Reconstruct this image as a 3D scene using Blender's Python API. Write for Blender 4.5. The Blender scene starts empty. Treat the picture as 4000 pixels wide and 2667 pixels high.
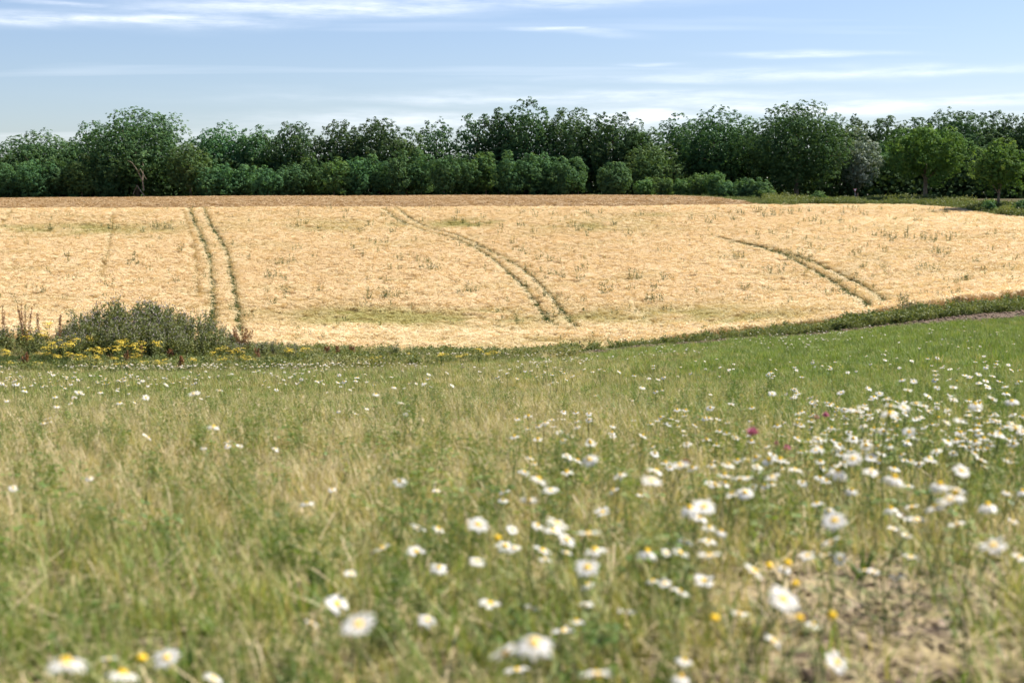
import bpy, math, random
import numpy as np
R = math.radians
rng = np.random.default_rng(7)
random.seed(7)
sc = bpy.context.scene
COL = sc.collection

# ------------------------------------------------------------------ camera
H = 0.75                                  # eye height above the ground at the photographer's feet
F = 50.0 / 36.0 * 4000.0                  # focal length in photo pixels
PITCH = math.atan((1333.5 - 800.0) / F)
SKY_TINT = (0.93, 0.945, 1.08)
CLOUD_C = (10.4, 10.7, 11.4)
cam_d = bpy.data.cameras.new('camera')
cam_d.sensor_width = 36.0
cam_d.lens = 50.0
cam_d.clip_start = 0.05
cam_d.clip_end = 9000.0
cam_d.dof.use_dof = True
cam_d.dof.focus_distance = 55.0
cam_d.dof.aperture_fstop = 4.8
cam = bpy.data.objects.new('camera', cam_d)
cam.location = (0, 0, H)
cam.rotation_euler = (R(90) - PITCH, 0, 0)
COL.objects.link(cam)
sc.camera = cam

# ------------------------------------------------------------------ light
SUN_AZ = R(64)      # clockwise from +Y (ahead): the sun stands ahead and to the right
SUN_EL = R(50)
sun_d = bpy.data.lights.new('sun', 'SUN')
sun_d.energy = 4.6
sun_d.angle = R(0.53)
sun_d.color = (1.0, 0.93, 0.83)
sun = bpy.data.objects.new('sun', sun_d)
from mathutils import Vector
_s = Vector((math.sin(SUN_AZ) * math.cos(SUN_EL), math.cos(SUN_AZ) * math.cos(SUN_EL), math.sin(SUN_EL)))
sun.rotation_euler = _s.to_track_quat('Z', 'Y').to_euler()
sun.location = _s * 100
COL.objects.link(sun)

sc.view_settings.view_transform = 'Standard'
sc.view_settings.look = 'None'
sc.view_settings.gamma = 1.0
sc.view_settings.exposure = 1.34
sc.cycles.max_bounces = 5
sc.cycles.diffuse_bounces = 3
sc.cycles.glossy_bounces = 2
sc.cycles.transmission_bounces = 4
sc.cycles.transparent_max_bounces = 4
sc.cycles.caustics_reflective = False
sc.cycles.caustics_refractive = False
sc.cycles.use_denoising = True
sc.cycles.debug_bvh_type = 'STATIC_BVH'
sc.cycles.adaptive_threshold = 0.015


class NT:
    """Tiny node-building helper."""
    def __init__(self, tree):
        self.t = tree
        self.n = tree.nodes
        self.l = tree.links

    def node(self, kind, **props):
        nd = self.n.new(kind)
        for k, v in props.items():
            setattr(nd, k, v)
        return nd

    def put(self, sock, v):
        if isinstance(v, bpy.types.NodeSocket):
            self.l.new(v, sock)
        else:
            sock.default_value = v

    def math(self, op, a, b=0.0, c=0.0, clamp=False):
        nd = self.node('ShaderNodeMath', operation=op, use_clamp=clamp)
        self.put(nd.inputs[0], a)
        self.put(nd.inputs[1], b)
        self.put(nd.inputs[2], c)
        return nd.outputs[0]

    def mix(self, f, a, b, blend='MIX'):
        nd = self.node('ShaderNodeMix', data_type='RGBA', blend_type=blend)
        self.put(nd.inputs[0], f)
        for s, v in ((nd.inputs[6], a), (nd.inputs[7], b)):
            if isinstance(v, tuple) and len(v) == 3:
                v = v + (1.0,)
            self.put(s, v)
        return nd.outputs[2]

    def noise(self, vec, scale, detail=3.0, rough=0.55):
        nd = self.node('ShaderNodeTexNoise')
        if vec is not None:
            self.put(nd.inputs['Vector'], vec)
        nd.inputs['Scale'].default_value = scale
        nd.inputs['Detail'].default_value = detail
        nd.inputs['Roughness'].default_value = rough
        return nd.outputs['Fac']

    def ramp(self, fac, stops):
        nd = self.node('ShaderNodeValToRGB')
        cr = nd.color_ramp
        while len(cr.elements) < len(stops):
            cr.elements.new(0.5)
        for e, (p, c) in zip(cr.elements, stops):
            e.position = p
            e.color = c + (1.0,) if len(c) == 3 else c
        self.put(nd.inputs[0], fac)
        return nd.outputs[0]


# ------------------------------------------------------------------ sky
world = bpy.data.worlds.new('World')
sc.world = world
world.use_nodes = True
w = NT(world.node_tree)
w.n.clear()
sky = w.node('ShaderNodeTexSky', sky_type='NISHITA')
sky.sun_disc = False
sky.sun_elevation = SUN_EL
sky.sun_rotation = SUN_AZ
sky.air_density = 1.0
sky.dust_density = 0.7
sky.ozone_density = 2.0
sky.altitude = 50.0
tc = w.node('ShaderNodeTexCoord')
sep = w.node('ShaderNodeSeparateXYZ')
w.l.new(tc.outputs['Generated'], sep.inputs[0])
sx, sy, sz = sep.outputs
hyp = w.math('SQRT', w.math('ADD', w.math('MULTIPLY', sx, sx), w.math('MULTIPLY', sy, sy)))
el = w.math('ARCTAN2', sz, hyp)
az = w.math('ARCTAN2', sx, sy)
# high cirrus, drawn out in bands: one even layer over the whole dome
den = w.math('ADD', w.math('MAXIMUM', sz, 0.0), 0.05)
comb = w.node('ShaderNodeCombineXYZ')
w.put(comb.inputs[0], w.math('MULTIPLY', w.math('DIVIDE', sx, den), 0.10))
w.put(comb.inputs[1], w.math('MULTIPLY', w.math('DIVIDE', sy, den), 0.42))
cir = w.noise(comb.outputs[0], 1.6, 4.0, 0.62)
cir = w.math('MULTIPLY', w.math('SUBTRACT', cir, 0.54, clamp=True), 1.3, clamp=True)
comb2 = w.node('ShaderNodeCombineXYZ')
w.put(comb2.inputs[0], w.math('MULTIPLY', az, 22.0))
w.put(comb2.inputs[1], w.math('MULTIPLY', el, 170.0))
wisp = w.noise(comb2.outputs[0], 1.0, 5.0, 0.66)
wob = w.math('MULTIPLY', w.math('SUBTRACT', w.noise(comb2.outputs[0], 0.30, 2.0, 0.6), 0.5), 0.020)


def uv_dir(u, v):
    a, b = (u - 2000.0) / F, (1333.5 - v) / F
    return np.array([a, math.cos(PITCH) + b * math.sin(PITCH), -math.sin(PITCH) + b * math.cos(PITCH)])


cloud = None
el2 = w.math('ADD', el, wob)
for (u, v, hl, ht, slope, amp) in (
        (420, 76, 560, 26, -0.012, 0.66), (1300, 24, 760, 40, -0.040, 0.55), (2150, 0, 600, 30, -0.01, 0.35),
        (240, 4, 160, 10, 0.0, 0.45), (2200, 112, 190, 12, 0.05, 0.50), (3180, 212, 260, 11, 0.03, 0.46),
        (3250, 288, 950, 18, -0.012, 0.40), (2530, 257, 110, 8, 0.02, 0.25),
        (2500, 462, 230, 30, 0.02, 0.85), (3350, 412, 800, 22, 0.012, 0.62),
        (2300, 385, 1000, 26, 0.0, 0.36), (1600, 480, 600, 36, 0.0, 0.42)):
    dv = uv_dir(u, v)
    a0 = math.atan2(dv[0], dv[1])
    e0 = math.atan2(dv[2], math.hypot(dv[0], dv[1]))
    gx = w.math('MULTIPLY_ADD', az, F / hl, -a0 * F / hl)
    gy = w.math('MULTIPLY_ADD', el2, F / ht, -e0 * F / ht)
    gy = w.math('MULTIPLY_ADD', gx, slope * hl / ht, gy)
    q = w.math('MULTIPLY_ADD', gx, gx, w.math('MULTIPLY', gy, gy))
    g = w.math('MULTIPLY', w.math('POWER', 0.3679, q), amp)
    cloud = g if cloud is None else w.math('MAXIMUM', cloud, g)
cloud = w.math('MAXIMUM', w.math('MULTIPLY', cloud, w.math('MULTIPLY_ADD', wisp, 2.6, -0.55, clamp=False)), cir)
cloud = w.math('MINIMUM', cloud, 0.92)
skyc = w.mix(1.0, sky.outputs[0], SKY_TINT, 'MULTIPLY')
skyc = w.mix(cloud, skyc, CLOUD_C)
bg = w.node('ShaderNodeBackground')
w.l.new(skyc, bg.inputs[0])
bg.inputs[1].default_value = 0.053
wo = w.node('ShaderNodeOutputWorld')
w.l.new(bg.outputs[0], wo.inputs[0])


# ------------------------------------------------------------------ terrain
def pchip_slopes(x, y):
    h = np.diff(x)
    dl = np.diff(y) / h
    m = np.zeros_like(y)
    for i in range(1, len(x) - 1):
        if dl[i - 1] * dl[i] > 0:
            w1, w2 = 2 * h[i] + h[i - 1], h[i] + 2 * h[i - 1]
            m[i] = (w1 + w2) / (w1 / dl[i - 1] + w2 / dl[i])
    m[0], m[-1] = dl[0], dl[-1]
    return m


def pchip(x, y, q):
    x = np.asarray(x, float)
    y = np.asarray(y, float)
    m = pchip_slopes(x, y)
    i = np.clip(np.searchsorted(x, q) - 1, 0, len(x) - 2)
    h = x[i + 1] - x[i]
    t = np.clip((q - x[i]) / h, 0, 1)
    return ((2 * t**3 - 3 * t**2 + 1) * y[i] + (t**3 - 2 * t**2 + t) * h * m[i]
            + (-2 * t**3 + 3 * t**2) * y[i + 1] + (t**3 - t**2) * h * m[i + 1])


DD = [0, 2.2, 5, 9, 18, 30, 42, 50, 60, 75, 90, 110, 130, 150, 166, 200, 250, 300, 400, 3000]
CU = [-600, 0, 1000, 2000, 3000, 4000, 4600]
ZT = [
    [-.72, -.75, -1.0, -1.45, -2.5, -3.65, -4.75, -5.0, -6.0, -7.7, -7.9, -6.7, -4.8, -2.7, -1.05, -.5, .3, .8, 1.0, 1.0],
    [-.72, -.75, -1.0, -1.45, -2.5, -3.65, -4.75, -5.0, -6.0, -7.7, -7.9, -6.7, -4.8, -2.6, -.98, -.35, .4, .85, 1.1, 1.0],
    [-.72, -.75, -1.0, -1.45, -2.48, -3.65, -4.75, -5.2, -6.4, -8.4, -8.3, -6.8, -4.8, -2.6, -.90, -.15, .7, 1.25, 1.5, 1.0],
    [-.72, -.75, -1.0, -1.42, -2.4, -3.58, -4.68, -5.4, -6.7, -8.5, -8.4, -6.9, -4.8, -2.5, -.82, .0, .85, 1.4, 1.6, 1.0],
    [-.72, -.75, -1.0, -1.40, -2.3, -3.25, -4.12, -4.62, -5.5, -7.0, -6.7, -5.4, -3.8, -2.1, -.70, .35, 1.0, 1.5, 1.7, 1.0],
    [-.72, -.75, -1.0, -1.36, -2.15, -2.95, -3.55, -3.78, -4.15, -5.1, -4.9, -3.8, -2.4, -1.35, -.75, .15, .8, 1.2, 1.5, 1.0],
    [-.72, -.75, -1.0, -1.36, -2.1, -2.80, -3.30, -3.5, -3.9, -4.6, -4.3, -3.2, -1.9, -1.1, -.55, .3, .9, 1.2, 1.5, 1.0]]


def vnoise(x, y, seed=0):
    """Smooth value noise in [0, 1] on a unit lattice."""
    xi, yi = np.floor(x).astype(np.int64), np.floor(y).astype(np.int64)
    fx, fy = x - xi, y - yi
    fx = fx * fx * (3 - 2 * fx)
    fy = fy * fy * (3 - 2 * fy)

    def hsh(a, b):
        n = (a * 374761393 + b * 668265263 + seed * 974634777) & 0xFFFFFFFF
        n = ((n ^ (n >> 13)) * 1274126177) & 0xFFFFFFFF
        return ((n ^ (n >> 16)) & 0xFFFF) / 65535.0
    a, b, c, d = hsh(xi, yi), hsh(xi + 1, yi), hsh(xi, yi + 1), hsh(xi + 1, yi + 1)
    return a + (b - a) * fx + (c - a) * fy + (a - b - c + d) * fx * fy


def fbm(x, y, seed=0, oct=3):
    s, a, t = 0, 1.0, 0
    for i in range(oct):
        s = s + a * vnoise(x * 2**i, y * 2**i, seed + i)
        t += a
        a *= 0.5
    return s / t


def col_u(X, Y):
    return 2000.0 + F * X / np.maximum(Y, 1.5)


def ground(X, Y):
    X = np.asarray(X, float)
    Y = np.asarray(Y, float)
    u = np.clip(col_u(X, Y), CU[0], CU[-1])
    d = np.clip(Y, 0, 3000)
    zs = np.stack([pchip(DD, z, d) for z in ZT])
    i = np.clip(np.searchsorted(CU, u) - 1, 0, len(CU) - 2)
    cu = np.array(CU, float)
    t = (u - cu[i]) / (cu[i + 1] - cu[i])
    t = t * t * (3 - 2 * t) * 0.5 + t * 0.5
    z = np.take_along_axis(zs, i[None], 0)[0] * (1 - t) + np.take_along_axis(zs, (i + 1)[None], 0)[0] * t \
        if zs.ndim > 1 else zs[i] * (1 - t) + zs[i + 1] * t
    bump = (fbm(X * 0.9, Y * 0.9, 5) - 0.5) * 0.06 * np.clip(Y, 0, 4) / 4 + (fbm(X * .12, Y * .12, 9) - .5) * .25 * np.clip((Y - 8) / 30, 0, 1)
    return z + H + bump


def g1(x, y):
    return float(ground(np.array([x]), np.array([y]))[0])


_dg = np.exp(np.linspace(math.log(0.6), math.log(420), 2600))


def hit(u, v, h=0.0, dmin=0.0):
    """Where the line of sight through a photo point meets the ground raised by h."""
    q = uv_dir(u, v)
    q = q / q[1]
    X = q[0] * _dg
    dz = (H + q[2] * _dg) - (ground(X, _dg) + h)
    s = np.where((dz[:-1] > 0) & (dz[1:] <= 0) & (_dg[:-1] > dmin))[0]
    if len(s) == 0:
        return None
    i = s[0]
    t = dz[i] / (dz[i] - dz[i + 1])
    d = _dg[i] + t * (_dg[i + 1] - _dg[i])
    return q[0] * d, d


def at(u, v, d):
    q = uv_dir(u, v)
    q = q / q[1] * d
    return np.array([q[0], q[1], q[2] + H])


def xof(u, d):
    return (u - 2000.0) / F * d * 1.0


def lerp_tab(us, vs, u):
    return np.interp(u, us, vs)


def meadow_far(u):
    return lerp_tab([-800, 700, 1200, 1600, 2000, 2600, 3400, 4000, 4800], [35, 35.5, 37, 40, 43, 45.5, 46.5, 46, 46], u)


def barley_near(u):
    return lerp_tab([-800, 0, 900, 1400, 2400, 3000, 3400, 4000, 4800], [60, 61, 63, 66, 66, 62, 59, 59, 58], u)


def barley_far(u):
    return lerp_tab([-800, 2400, 2900, 3200, 3550, 3700, 3850, 4000, 4400], [166, 166, 168, 170, 171, 161, 150, 140, 124], u)


def wheat_far(u):
    return lerp_tab([-800, 1900, 2500, 2640, 2760, 2860, 2950, 3020], [300, 300, 293, 268, 225, 192, 174, 166], u)


# ------------------------------------------------------------------ mesh and material helpers
def mesh_np(name, V, Fq, tint=None, mat=None, smooth=False):
    V = np.asarray(V, np.float32)
    Fq = np.asarray(Fq, np.int32)
    me = bpy.data.meshes.new(name)
    k = Fq.shape[1]
    me.vertices.add(len(V))
    me.vertices.foreach_set('co', V.ravel())
    me.loops.add(Fq.size)
    me.loops.foreach_set('vertex_index', Fq.ravel())
    me.polygons.add(len(Fq))
    me.polygons.foreach_set('loop_start', np.arange(0, Fq.size, k, dtype=np.int32))
    if smooth:
        me.polygons.foreach_set('use_smooth', np.ones(len(Fq), dtype=bool))
    if tint is not None:
        at_ = me.attributes.new('tint', 'FLOAT', 'POINT')
        at_.data.foreach_set('value', np.asarray(tint, np.float32))
    me.update(calc_edges=True)
    me.validate()
    if mat is not None:
        for m in (mat if isinstance(mat, (list, tuple)) else [mat]):
            me.materials.append(m)
    return me


class MB:
    """Collects quads (triangles repeat their last corner) with a tint per vertex."""
    def __init__(self):
        self.v, self.f, self.t, self.n = [], [], [], 0

    def add(self, V, Q, t=0.5):
        V = np.asarray(V, float)
        self.v.append(V)
        self.f.append(np.asarray(Q) + self.n)
        self.t.append(np.full(len(V), t) if np.isscalar(t) else np.asarray(t, float))
        self.n += len(V)

    def tube(self, pts, radii, seg=6, t=0.5, cap=True):
        pts = np.asarray(pts, float)
        n = len(pts)
        V = []
        for i in range(n):
            d = pts[min(i + 1, n - 1)] - pts[max(i - 1, 0)]
            d /= np.linalg.norm(d) + 1e-9
            a = np.cross(d, [0.31, 0.95, 0.05])
            if np.linalg.norm(a) < 1e-3:
                a = np.cross(d, [1, 0, 0])
            a /= np.linalg.norm(a)
            b = np.cross(d, a)
            ang = np.arange(seg) / seg * 2 * math.pi
            V.append(pts[i] + radii[i] * (np.cos(ang)[:, None] * a + np.sin(ang)[:, None] * b))
        V = np.concatenate(V)
        Q = [[i * seg + j, i * seg + (j + 1) % seg, (i + 1) * seg + (j + 1) % seg, (i + 1) * seg + j]
             for i in range(n - 1) for j in range(seg)]
        self.add(V, Q, t)

    def cards(self, C, N, size, aspect=0.55, t=None, r=None, up=None):
        """Leaf-shaped rhombic faces centred at C, facing N."""
        r = r or rng
        n = len(C)
        C = np.asarray(C, float)
        N = np.asarray(N, float)
        N = N / (np.linalg.norm(N, axis=1, keepdims=True) + 1e-9)
        a = r.normal(size=(n, 3)) if up is None else np.asarray(up, float) + r.normal(size=(n, 3)) * 0.15
        a = a - (a * N).sum(1, keepdims=True) * N
        a /= np.linalg.norm(a, axis=1, keepdims=True) + 1e-9
        b = np.cross(N, a)
        s = (np.full(n, size) if np.isscalar(size) else np.asarray(size))[:, None]
        fold = N * s * 0.12
        V = np.stack([C - a * s * .5, C + b * s * aspect * .5 - a * s * .05 + fold, C + a * s * .5, C - b * s * aspect * .5 - a * s * .05 + fold], 1).reshape(-1, 3)
        Q = np.arange(4 * n).reshape(n, 4)
        tt = r.random(n) if t is None else np.broadcast_to(np.asarray(t, float), (n,))
        self.add(V, Q, np.repeat(tt, 4))

    def blade(self, base, az, h, bend, width, t, seg=3, curl=1.6):
        """One tapered grass blade."""
        s = np.linspace(0, 1, seg + 1)
        d = np.array([math.cos(az), math.sin(az), 0])
        p = np.array([-math.sin(az), math.cos(az), 0])
        out = bend * h * s**curl
        up = h * np.sqrt(np.maximum(1e-4, s**2 - (bend * .8 * s**curl)**2)) if bend < 1 else h * s * .5
        wd = width * (1 - s**1.5 * .92) * .5
        mid = np.asarray(base) + out[:, None] * d + up[:, None] * np.array([0, 0, 1])
        V = np.empty((2 * (seg + 1), 3))
        V[0::2] = mid + wd[:, None] * p
        V[1::2] = mid - wd[:, None] * p
        Q = [[2 * i, 2 * i + 1, 2 * i + 3, 2 * i + 2] for i in range(seg)]
        self.add(V, Q, t)
        return mid[-1]

    def ball(self, c, r, t=0.5, seg=6, rings=4, squash=1.0, up=None):
        V, Q = [], []
        c = np.asarray(c, float)
        for i in range(rings + 1):
            ph = math.pi * (0.02 + .96 * i / rings)
            for j in range(seg):
                a = 2 * math.pi * j / seg
                V.append((math.sin(ph) * math.cos(a) * r, math.sin(ph) * math.sin(a) * r, math.cos(ph) * r * squash))
        for i in range(rings):
            for j in range(seg):
                Q.append([i * seg + j, (i + 1) * seg + j, (i + 1) * seg + (j + 1) % seg, i * seg + (j + 1) % seg])
        V = np.array(V)
        if up is not None:
            V = V @ basis(up).T
        self.add(V + c, Q, t)

    def mesh(self, name, mat, smooth=False):
        return mesh_np(name, np.concatenate(self.v), np.concatenate(self.f), np.concatenate(self.t), mat, smooth)


def basis(n):
    n = np.asarray(n, float)
    n = n / np.linalg.norm(n)
    a = np.cross(n, [0.2, 0.97, 0.11])
    a /= np.linalg.norm(a)
    b = np.cross(n, a)
    return np.stack([a, b, n], 1)


def obj(name, me, parent=None, loc=None, rot=None, scale=None, label=None):
    o = bpy.data.objects.new(name, me)
    COL.objects.link(o)
    if parent is not None:
        o.parent = parent
    if loc is not None:
        o.location = loc
    if rot is not None:
        o.rotation_euler = rot
    if scale is not None:
        o.scale = (scale,) * 3 if np.isscalar(scale) else scale
    if label:
        o['label'] = label
    return o


def thing(name, label, cat, loc, rz=0.0, group=None, scale=None):
    o = obj(name, None, None, loc, (0, 0, rz), scale)
    o.empty_display_size = 0.1
    o['label'] = label
    o['category'] = cat
    if group:
        o['group'] = group
    return o


def tag(o, label, cat, group=None, kind=None):
    o['label'] = label
    o['category'] = cat
    if group:
        o['group'] = group
    if kind:
        o['kind'] = kind
    return o


def leaf_mat(name, stops, trans=0.35, rough=0.55, tr_tint=(1.25, 1.15, 0.55), instancer=False, spec=0.25, green=None, vary=0.0, big=None):
    """Thin plant tissue: reflects from both faces and lets light through.
    The colour runs along 'stops' by the tint stored on each leaf, blade or clump."""
    m = bpy.data.materials.new(name)
    m.use_nodes = True
    k = NT(m.node_tree)
    k.n.clear()
    a = k.node('ShaderNodeAttribute', attribute_type='GEOMETRY', attribute_name='tint')
    fac = a.outputs['Fac']
    if instancer:
        b = k.node('ShaderNodeAttribute', attribute_type='INSTANCER', attribute_name='tone')
        fac = k.math('ADD', k.math('MULTIPLY', fac, 0.45), k.math('MULTIPLY', b.outputs['Fac'], 0.55 / 0.75), clamp=True)
        fac = k.math('MULTIPLY', fac, 0.9, clamp=True)
    c = k.ramp(fac, stops)
    if green is not None:
        gq = k.node('ShaderNodeAttribute', attribute_type='INSTANCER', attribute_name='green')
        c = k.mix(gq.outputs['Fac'], c, green)
    if vary:
        oi = k.node('ShaderNodeObjectInfo')
        hs = k.node('ShaderNodeHueSaturation')
        k.put(hs.inputs['Hue'], k.math('ADD', 0.5 - vary * .25, k.math('MULTIPLY', oi.outputs['Random'], vary * .5)))
        k.put(hs.inputs['Value'], k.math('ADD', 1 - vary * 1.5, k.math('MULTIPLY', oi.outputs['Random'], vary * 3)))
        k.put(hs.inputs['Color'], c)
        c = hs.outputs[0]
    p = k.node('ShaderNodeBsdfPrincipled')
    k.put(p.inputs['Base Color'], c)
    p.inputs['Roughness'].default_value = rough
    p.inputs['Specular IOR Level'].default_value = spec
    t = k.node('ShaderNodeBsdfTranslucent')
    k.put(t.inputs['Color'], k.mix(1.0, c, tr_tint, 'MULTIPLY'))
    mx = k.node('ShaderNodeMixShader')
    mx.inputs[0].default_value = trans
    k.l.new(p.outputs[0], mx.inputs[1])
    k.l.new(t.outputs[0], mx.inputs[2])
    o = k.node('ShaderNodeOutputMaterial')
    k.l.new(mx.outputs[0], o.inputs[0])
    return m


def solid_mat(name, c1, c2, scale=8.0, rough=0.8, bump=0.0, spec=0.3, detail=4.0, stops=(0.35, 0.65)):
    m = bpy.data.materials.new(name)
    m.use_nodes = True
    k = NT(m.node_tree)
    k.n.clear()
    tcn = k.node('ShaderNodeTexCoord')
    nz = k.noise(tcn.outputs['Object'], scale, detail, 0.6)
    c = k.ramp(nz, [(stops[0], c1), (stops[1], c2)])
    p = k.node('ShaderNodeBsdfPrincipled')
    k.put(p.inputs['Base Color'], c)
    p.inputs['Roughness'].default_value = rough
    p.inputs['Specular IOR Level'].default_value = spec
    if bump:
        b = k.node('ShaderNodeBump')
        b.inputs['Strength'].default_value = 1.0
        b.inputs['Distance'].default_value = bump
        k.put(b.inputs['Height'], nz)
        k.l.new(b.outputs[0], p.inputs['Normal'])
    o = k.node('ShaderNodeOutputMaterial')
    k.l.new(p.outputs[0], o.inputs[0])
    return m


M_BARK = solid_mat('bark', (0.10, 0.075, 0.05), (0.22, 0.17, 0.12), 3.0, 0.9, 0.03)
M_DEAD = solid_mat('dead_wood', (0.17, 0.135, 0.095), (0.31, 0.26, 0.19), 3.0, 0.9, 0.02)


# ------------------------------------------------------------------ ground sheet
def make_ground():
    ys = np.unique(np.round(np.concatenate([
        np.linspace(-120, -2, 14), np.linspace(-1.5, 8, 120), np.linspace(8.2, 60, 180), np.linspace(61, 330, 200),
        np.linspace(345, 600, 12), np.geomspace(650, 6000, 14)]), 3))
    xs0 = np.concatenate([np.linspace(0, 4, 50), np.linspace(4.3, 30, 70), np.linspace(31, 160, 80), np.geomspace(165, 5000, 26)])
    xs = np.concatenate([-xs0[:0:-1], xs0])
    X, Y = np.meshgrid(xs, ys)
    Z = ground(X.ravel(), Y.ravel())
    V = np.stack([X.ravel(), Y.ravel(), Z], 1)
    nx, ny = len(xs), len(ys)
    ii = (np.arange(ny - 1)[:, None] * nx + np.arange(nx - 1)[None]).ravel()
    Q = np.stack([ii, ii + 1, ii + nx + 1, ii + nx], 1)
    u = col_u(V[:, 0], V[:, 1])
    d = V[:, 1]
    # what lies on the ground: 0 meadow thatch, 1 bare soil, 2 straw under the crop
    soil = np.zeros(len(V))
    n = fbm(V[:, 0] * 1.6, V[:, 1] * 1.6, 31)
    bare = np.clip((u - 2350) / 700, 0, 1) * np.clip((3.5 - d) / .8, 0, 1)
    soil = np.clip(bare * 1.4 * np.clip((n - .30) * 4, 0, 1), 0, 1)
    bank = ((d > meadow_far(u)) & (d < barley_near(u) - 1)) * np.clip((u - 1900) / 250, 0, 1)
    straw = ((d > barley_near(u) - .5) & (d < np.maximum(wheat_far(u) - 2, barley_far(u) + .6))).astype(float)
    me = mesh_np('ground', V, Q, None, None, True)
    for nm, arr in (('soil', soil), ('bank', bank), ('straw', straw)):
        q = me.attributes.new(nm, 'FLOAT', 'POINT')
        q.data.foreach_set('value', arr.astype(np.float32))
    m = bpy.data.materials.new('ground')
    m.use_nodes = True
    k = NT(m.node_tree)
    k.n.clear()
    tcn = k.node('ShaderNodeTexCoord')
    P = tcn.outputs['Object']
    n1 = k.noise(P, 2.2, 5)
    n2 = k.noise(P, 30.0, 6, 0.7)
    n3 = k.noise(P, 120.0, 3, 0.7)
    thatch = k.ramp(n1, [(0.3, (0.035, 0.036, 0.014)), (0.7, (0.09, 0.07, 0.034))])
    soilc = k.ramp(n2, [(0.3, (0.24, 0.17, 0.125)), (0.5, (0.44, 0.345, 0.27)), (0.72, (0.64, 0.54, 0.45))])
    strawc = k.ramp(n2, [(0.3, (0.20, 0.14, 0.06)), (0.7, (0.36, 0.27, 0.12))])
    a1 = k.node('ShaderNodeAttribute', attribute_name='soil')
    a3 = k.node('ShaderNodeAttribute', attribute_name='bank')
    bankc = k.ramp(n2, [(0.3, (0.075, 0.055, 0.04)), (0.7, (0.19, 0.14, 0.10))])
    a2 = k.node('ShaderNodeAttribute', attribute_name='straw')
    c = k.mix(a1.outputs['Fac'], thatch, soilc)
    c = k.mix(a3.outputs['Fac'], c, bankc)
    c = k.mix(a2.outputs['Fac'], c, strawc)
    p = k.node('ShaderNodeBsdfPrincipled')
    k.put(p.inputs['Base Color'], c)
    p.inputs['Roughness'].default_value = 0.95
    p.inputs['Specular IOR Level'].default_value = 0.1
    b = k.node('ShaderNodeBump')
    b.inputs['Distance'].default_value = 0.03
    k.put(b.inputs['Height'], k.math('ADD', n2, k.math('MULTIPLY', n3, 0.4)))
    k.l.new(b.outputs[0], p.inputs['Normal'])
    o = k.node('ShaderNodeOutputMaterial')
    k.l.new(p.outputs[0], o.inputs[0])
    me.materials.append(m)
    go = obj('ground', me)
    go['kind'] = 'structure'
    go['label'] = 'rolling farmland ground under the meadow and the crops'
    return go


make_ground()


# ------------------------------------------------------------------ scattering of uncountable stuff (instances on points)
def scatter(name, protos, P, rot, scl, idx, attrs, label, cat):
    """One object: a cloud of points that carries copies of small tufts."""
    coll = bpy.data.collections.new(name + '_kinds')
    for i, me in enumerate(protos):
        o = bpy.data.objects.new('%s_kind_%02d' % (name, i), me)
        coll.objects.link(o)
    me = bpy.data.meshes.new(name)
    n = len(P)
    me.vertices.add(n)
    me.vertices.foreach_set('co', np.asarray(P, np.float32).ravel())
    a = me.attributes.new('rot', 'FLOAT_VECTOR', 'POINT')
    a.data.foreach_set('vector', np.asarray(rot, np.float32).ravel())
    a = me.attributes.new('scl', 'FLOAT_VECTOR', 'POINT')
    s = np.asarray(scl, np.float32)
    if s.ndim == 1:
        s = np.repeat(s[:, None], 3, 1)
    a.data.foreach_set('vector', s.ravel())
    a = me.attributes.new('idx', 'INT', 'POINT')
    a.data.foreach_set('value', np.asarray(idx, np.int32))
    for k, arr in attrs.items():
        a = me.attributes.new(k, 'FLOAT', 'POINT')
        a.data.foreach_set('value', np.asarray(arr, np.float32))
    o = obj(name, me)
    ng = bpy.data.node_groups.new(name, 'GeometryNodeTree')
    ng.interface.new_socket('Geometry', in_out='INPUT', socket_type='NodeSocketGeometry')
    ng.interface.new_socket('Geometry', in_out='OUTPUT', socket_type='NodeSocketGeometry')
    N, L = ng.nodes, ng.links
    gi, go = N.new('NodeGroupInput'), N.new('NodeGroupOutput')
    ci = N.new('GeometryNodeCollectionInfo')
    ci.inputs['Collection'].default_value = coll
    ci.inputs['Separate Children'].default_value = True
    ci.inputs['Reset Children'].default_value = True
    ip = N.new('GeometryNodeInstanceOnPoints')
    ip.inputs['Pick Instance'].default_value = True

    def named(t, nm):
        q = N.new('GeometryNodeInputNamedAttribute')
        q.data_type = t
        q.inputs['Name'].default_value = nm
        return q.outputs['Attribute']
    er = N.new('FunctionNodeEulerToRotation')
    L.new(named('FLOAT_VECTOR', 'rot'), er.inputs[0])
    L.new(gi.outputs[0], ip.inputs['Points'])
    L.new(ci.outputs[0], ip.inputs['Instance'])
    L.new(named('INT', 'idx'), ip.inputs['Instance Index'])
    L.new(er.outputs[0], ip.inputs['Rotation'])
    L.new(named('FLOAT_VECTOR', 'scl'), ip.inputs['Scale'])
    L.new(ip.outputs[0], go.inputs[0])
    md = o.modifiers.new('scatter', 'NODES')
    md.node_group = ng
    tag(o, label, cat, kind='stuff')
    return o


def wedge(n, d0, d1, dens=None, margin=1.0, r=rng):
    """Random points over the part of the ground in view (and a step beside it), between two distances."""
    dg = np.linspace(d0, d1, 400)
    wgt = (0.74 * dg + 2 * margin) * (np.ones_like(dg) if dens is None else dens(dg))
    cdf = np.cumsum(wgt)
    cdf /= cdf[-1]
    d = np.interp(r.random(n), cdf, dg)
    X = (r.random(n) - .5) * (0.74 * d + 2 * margin)
    return X, d


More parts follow.
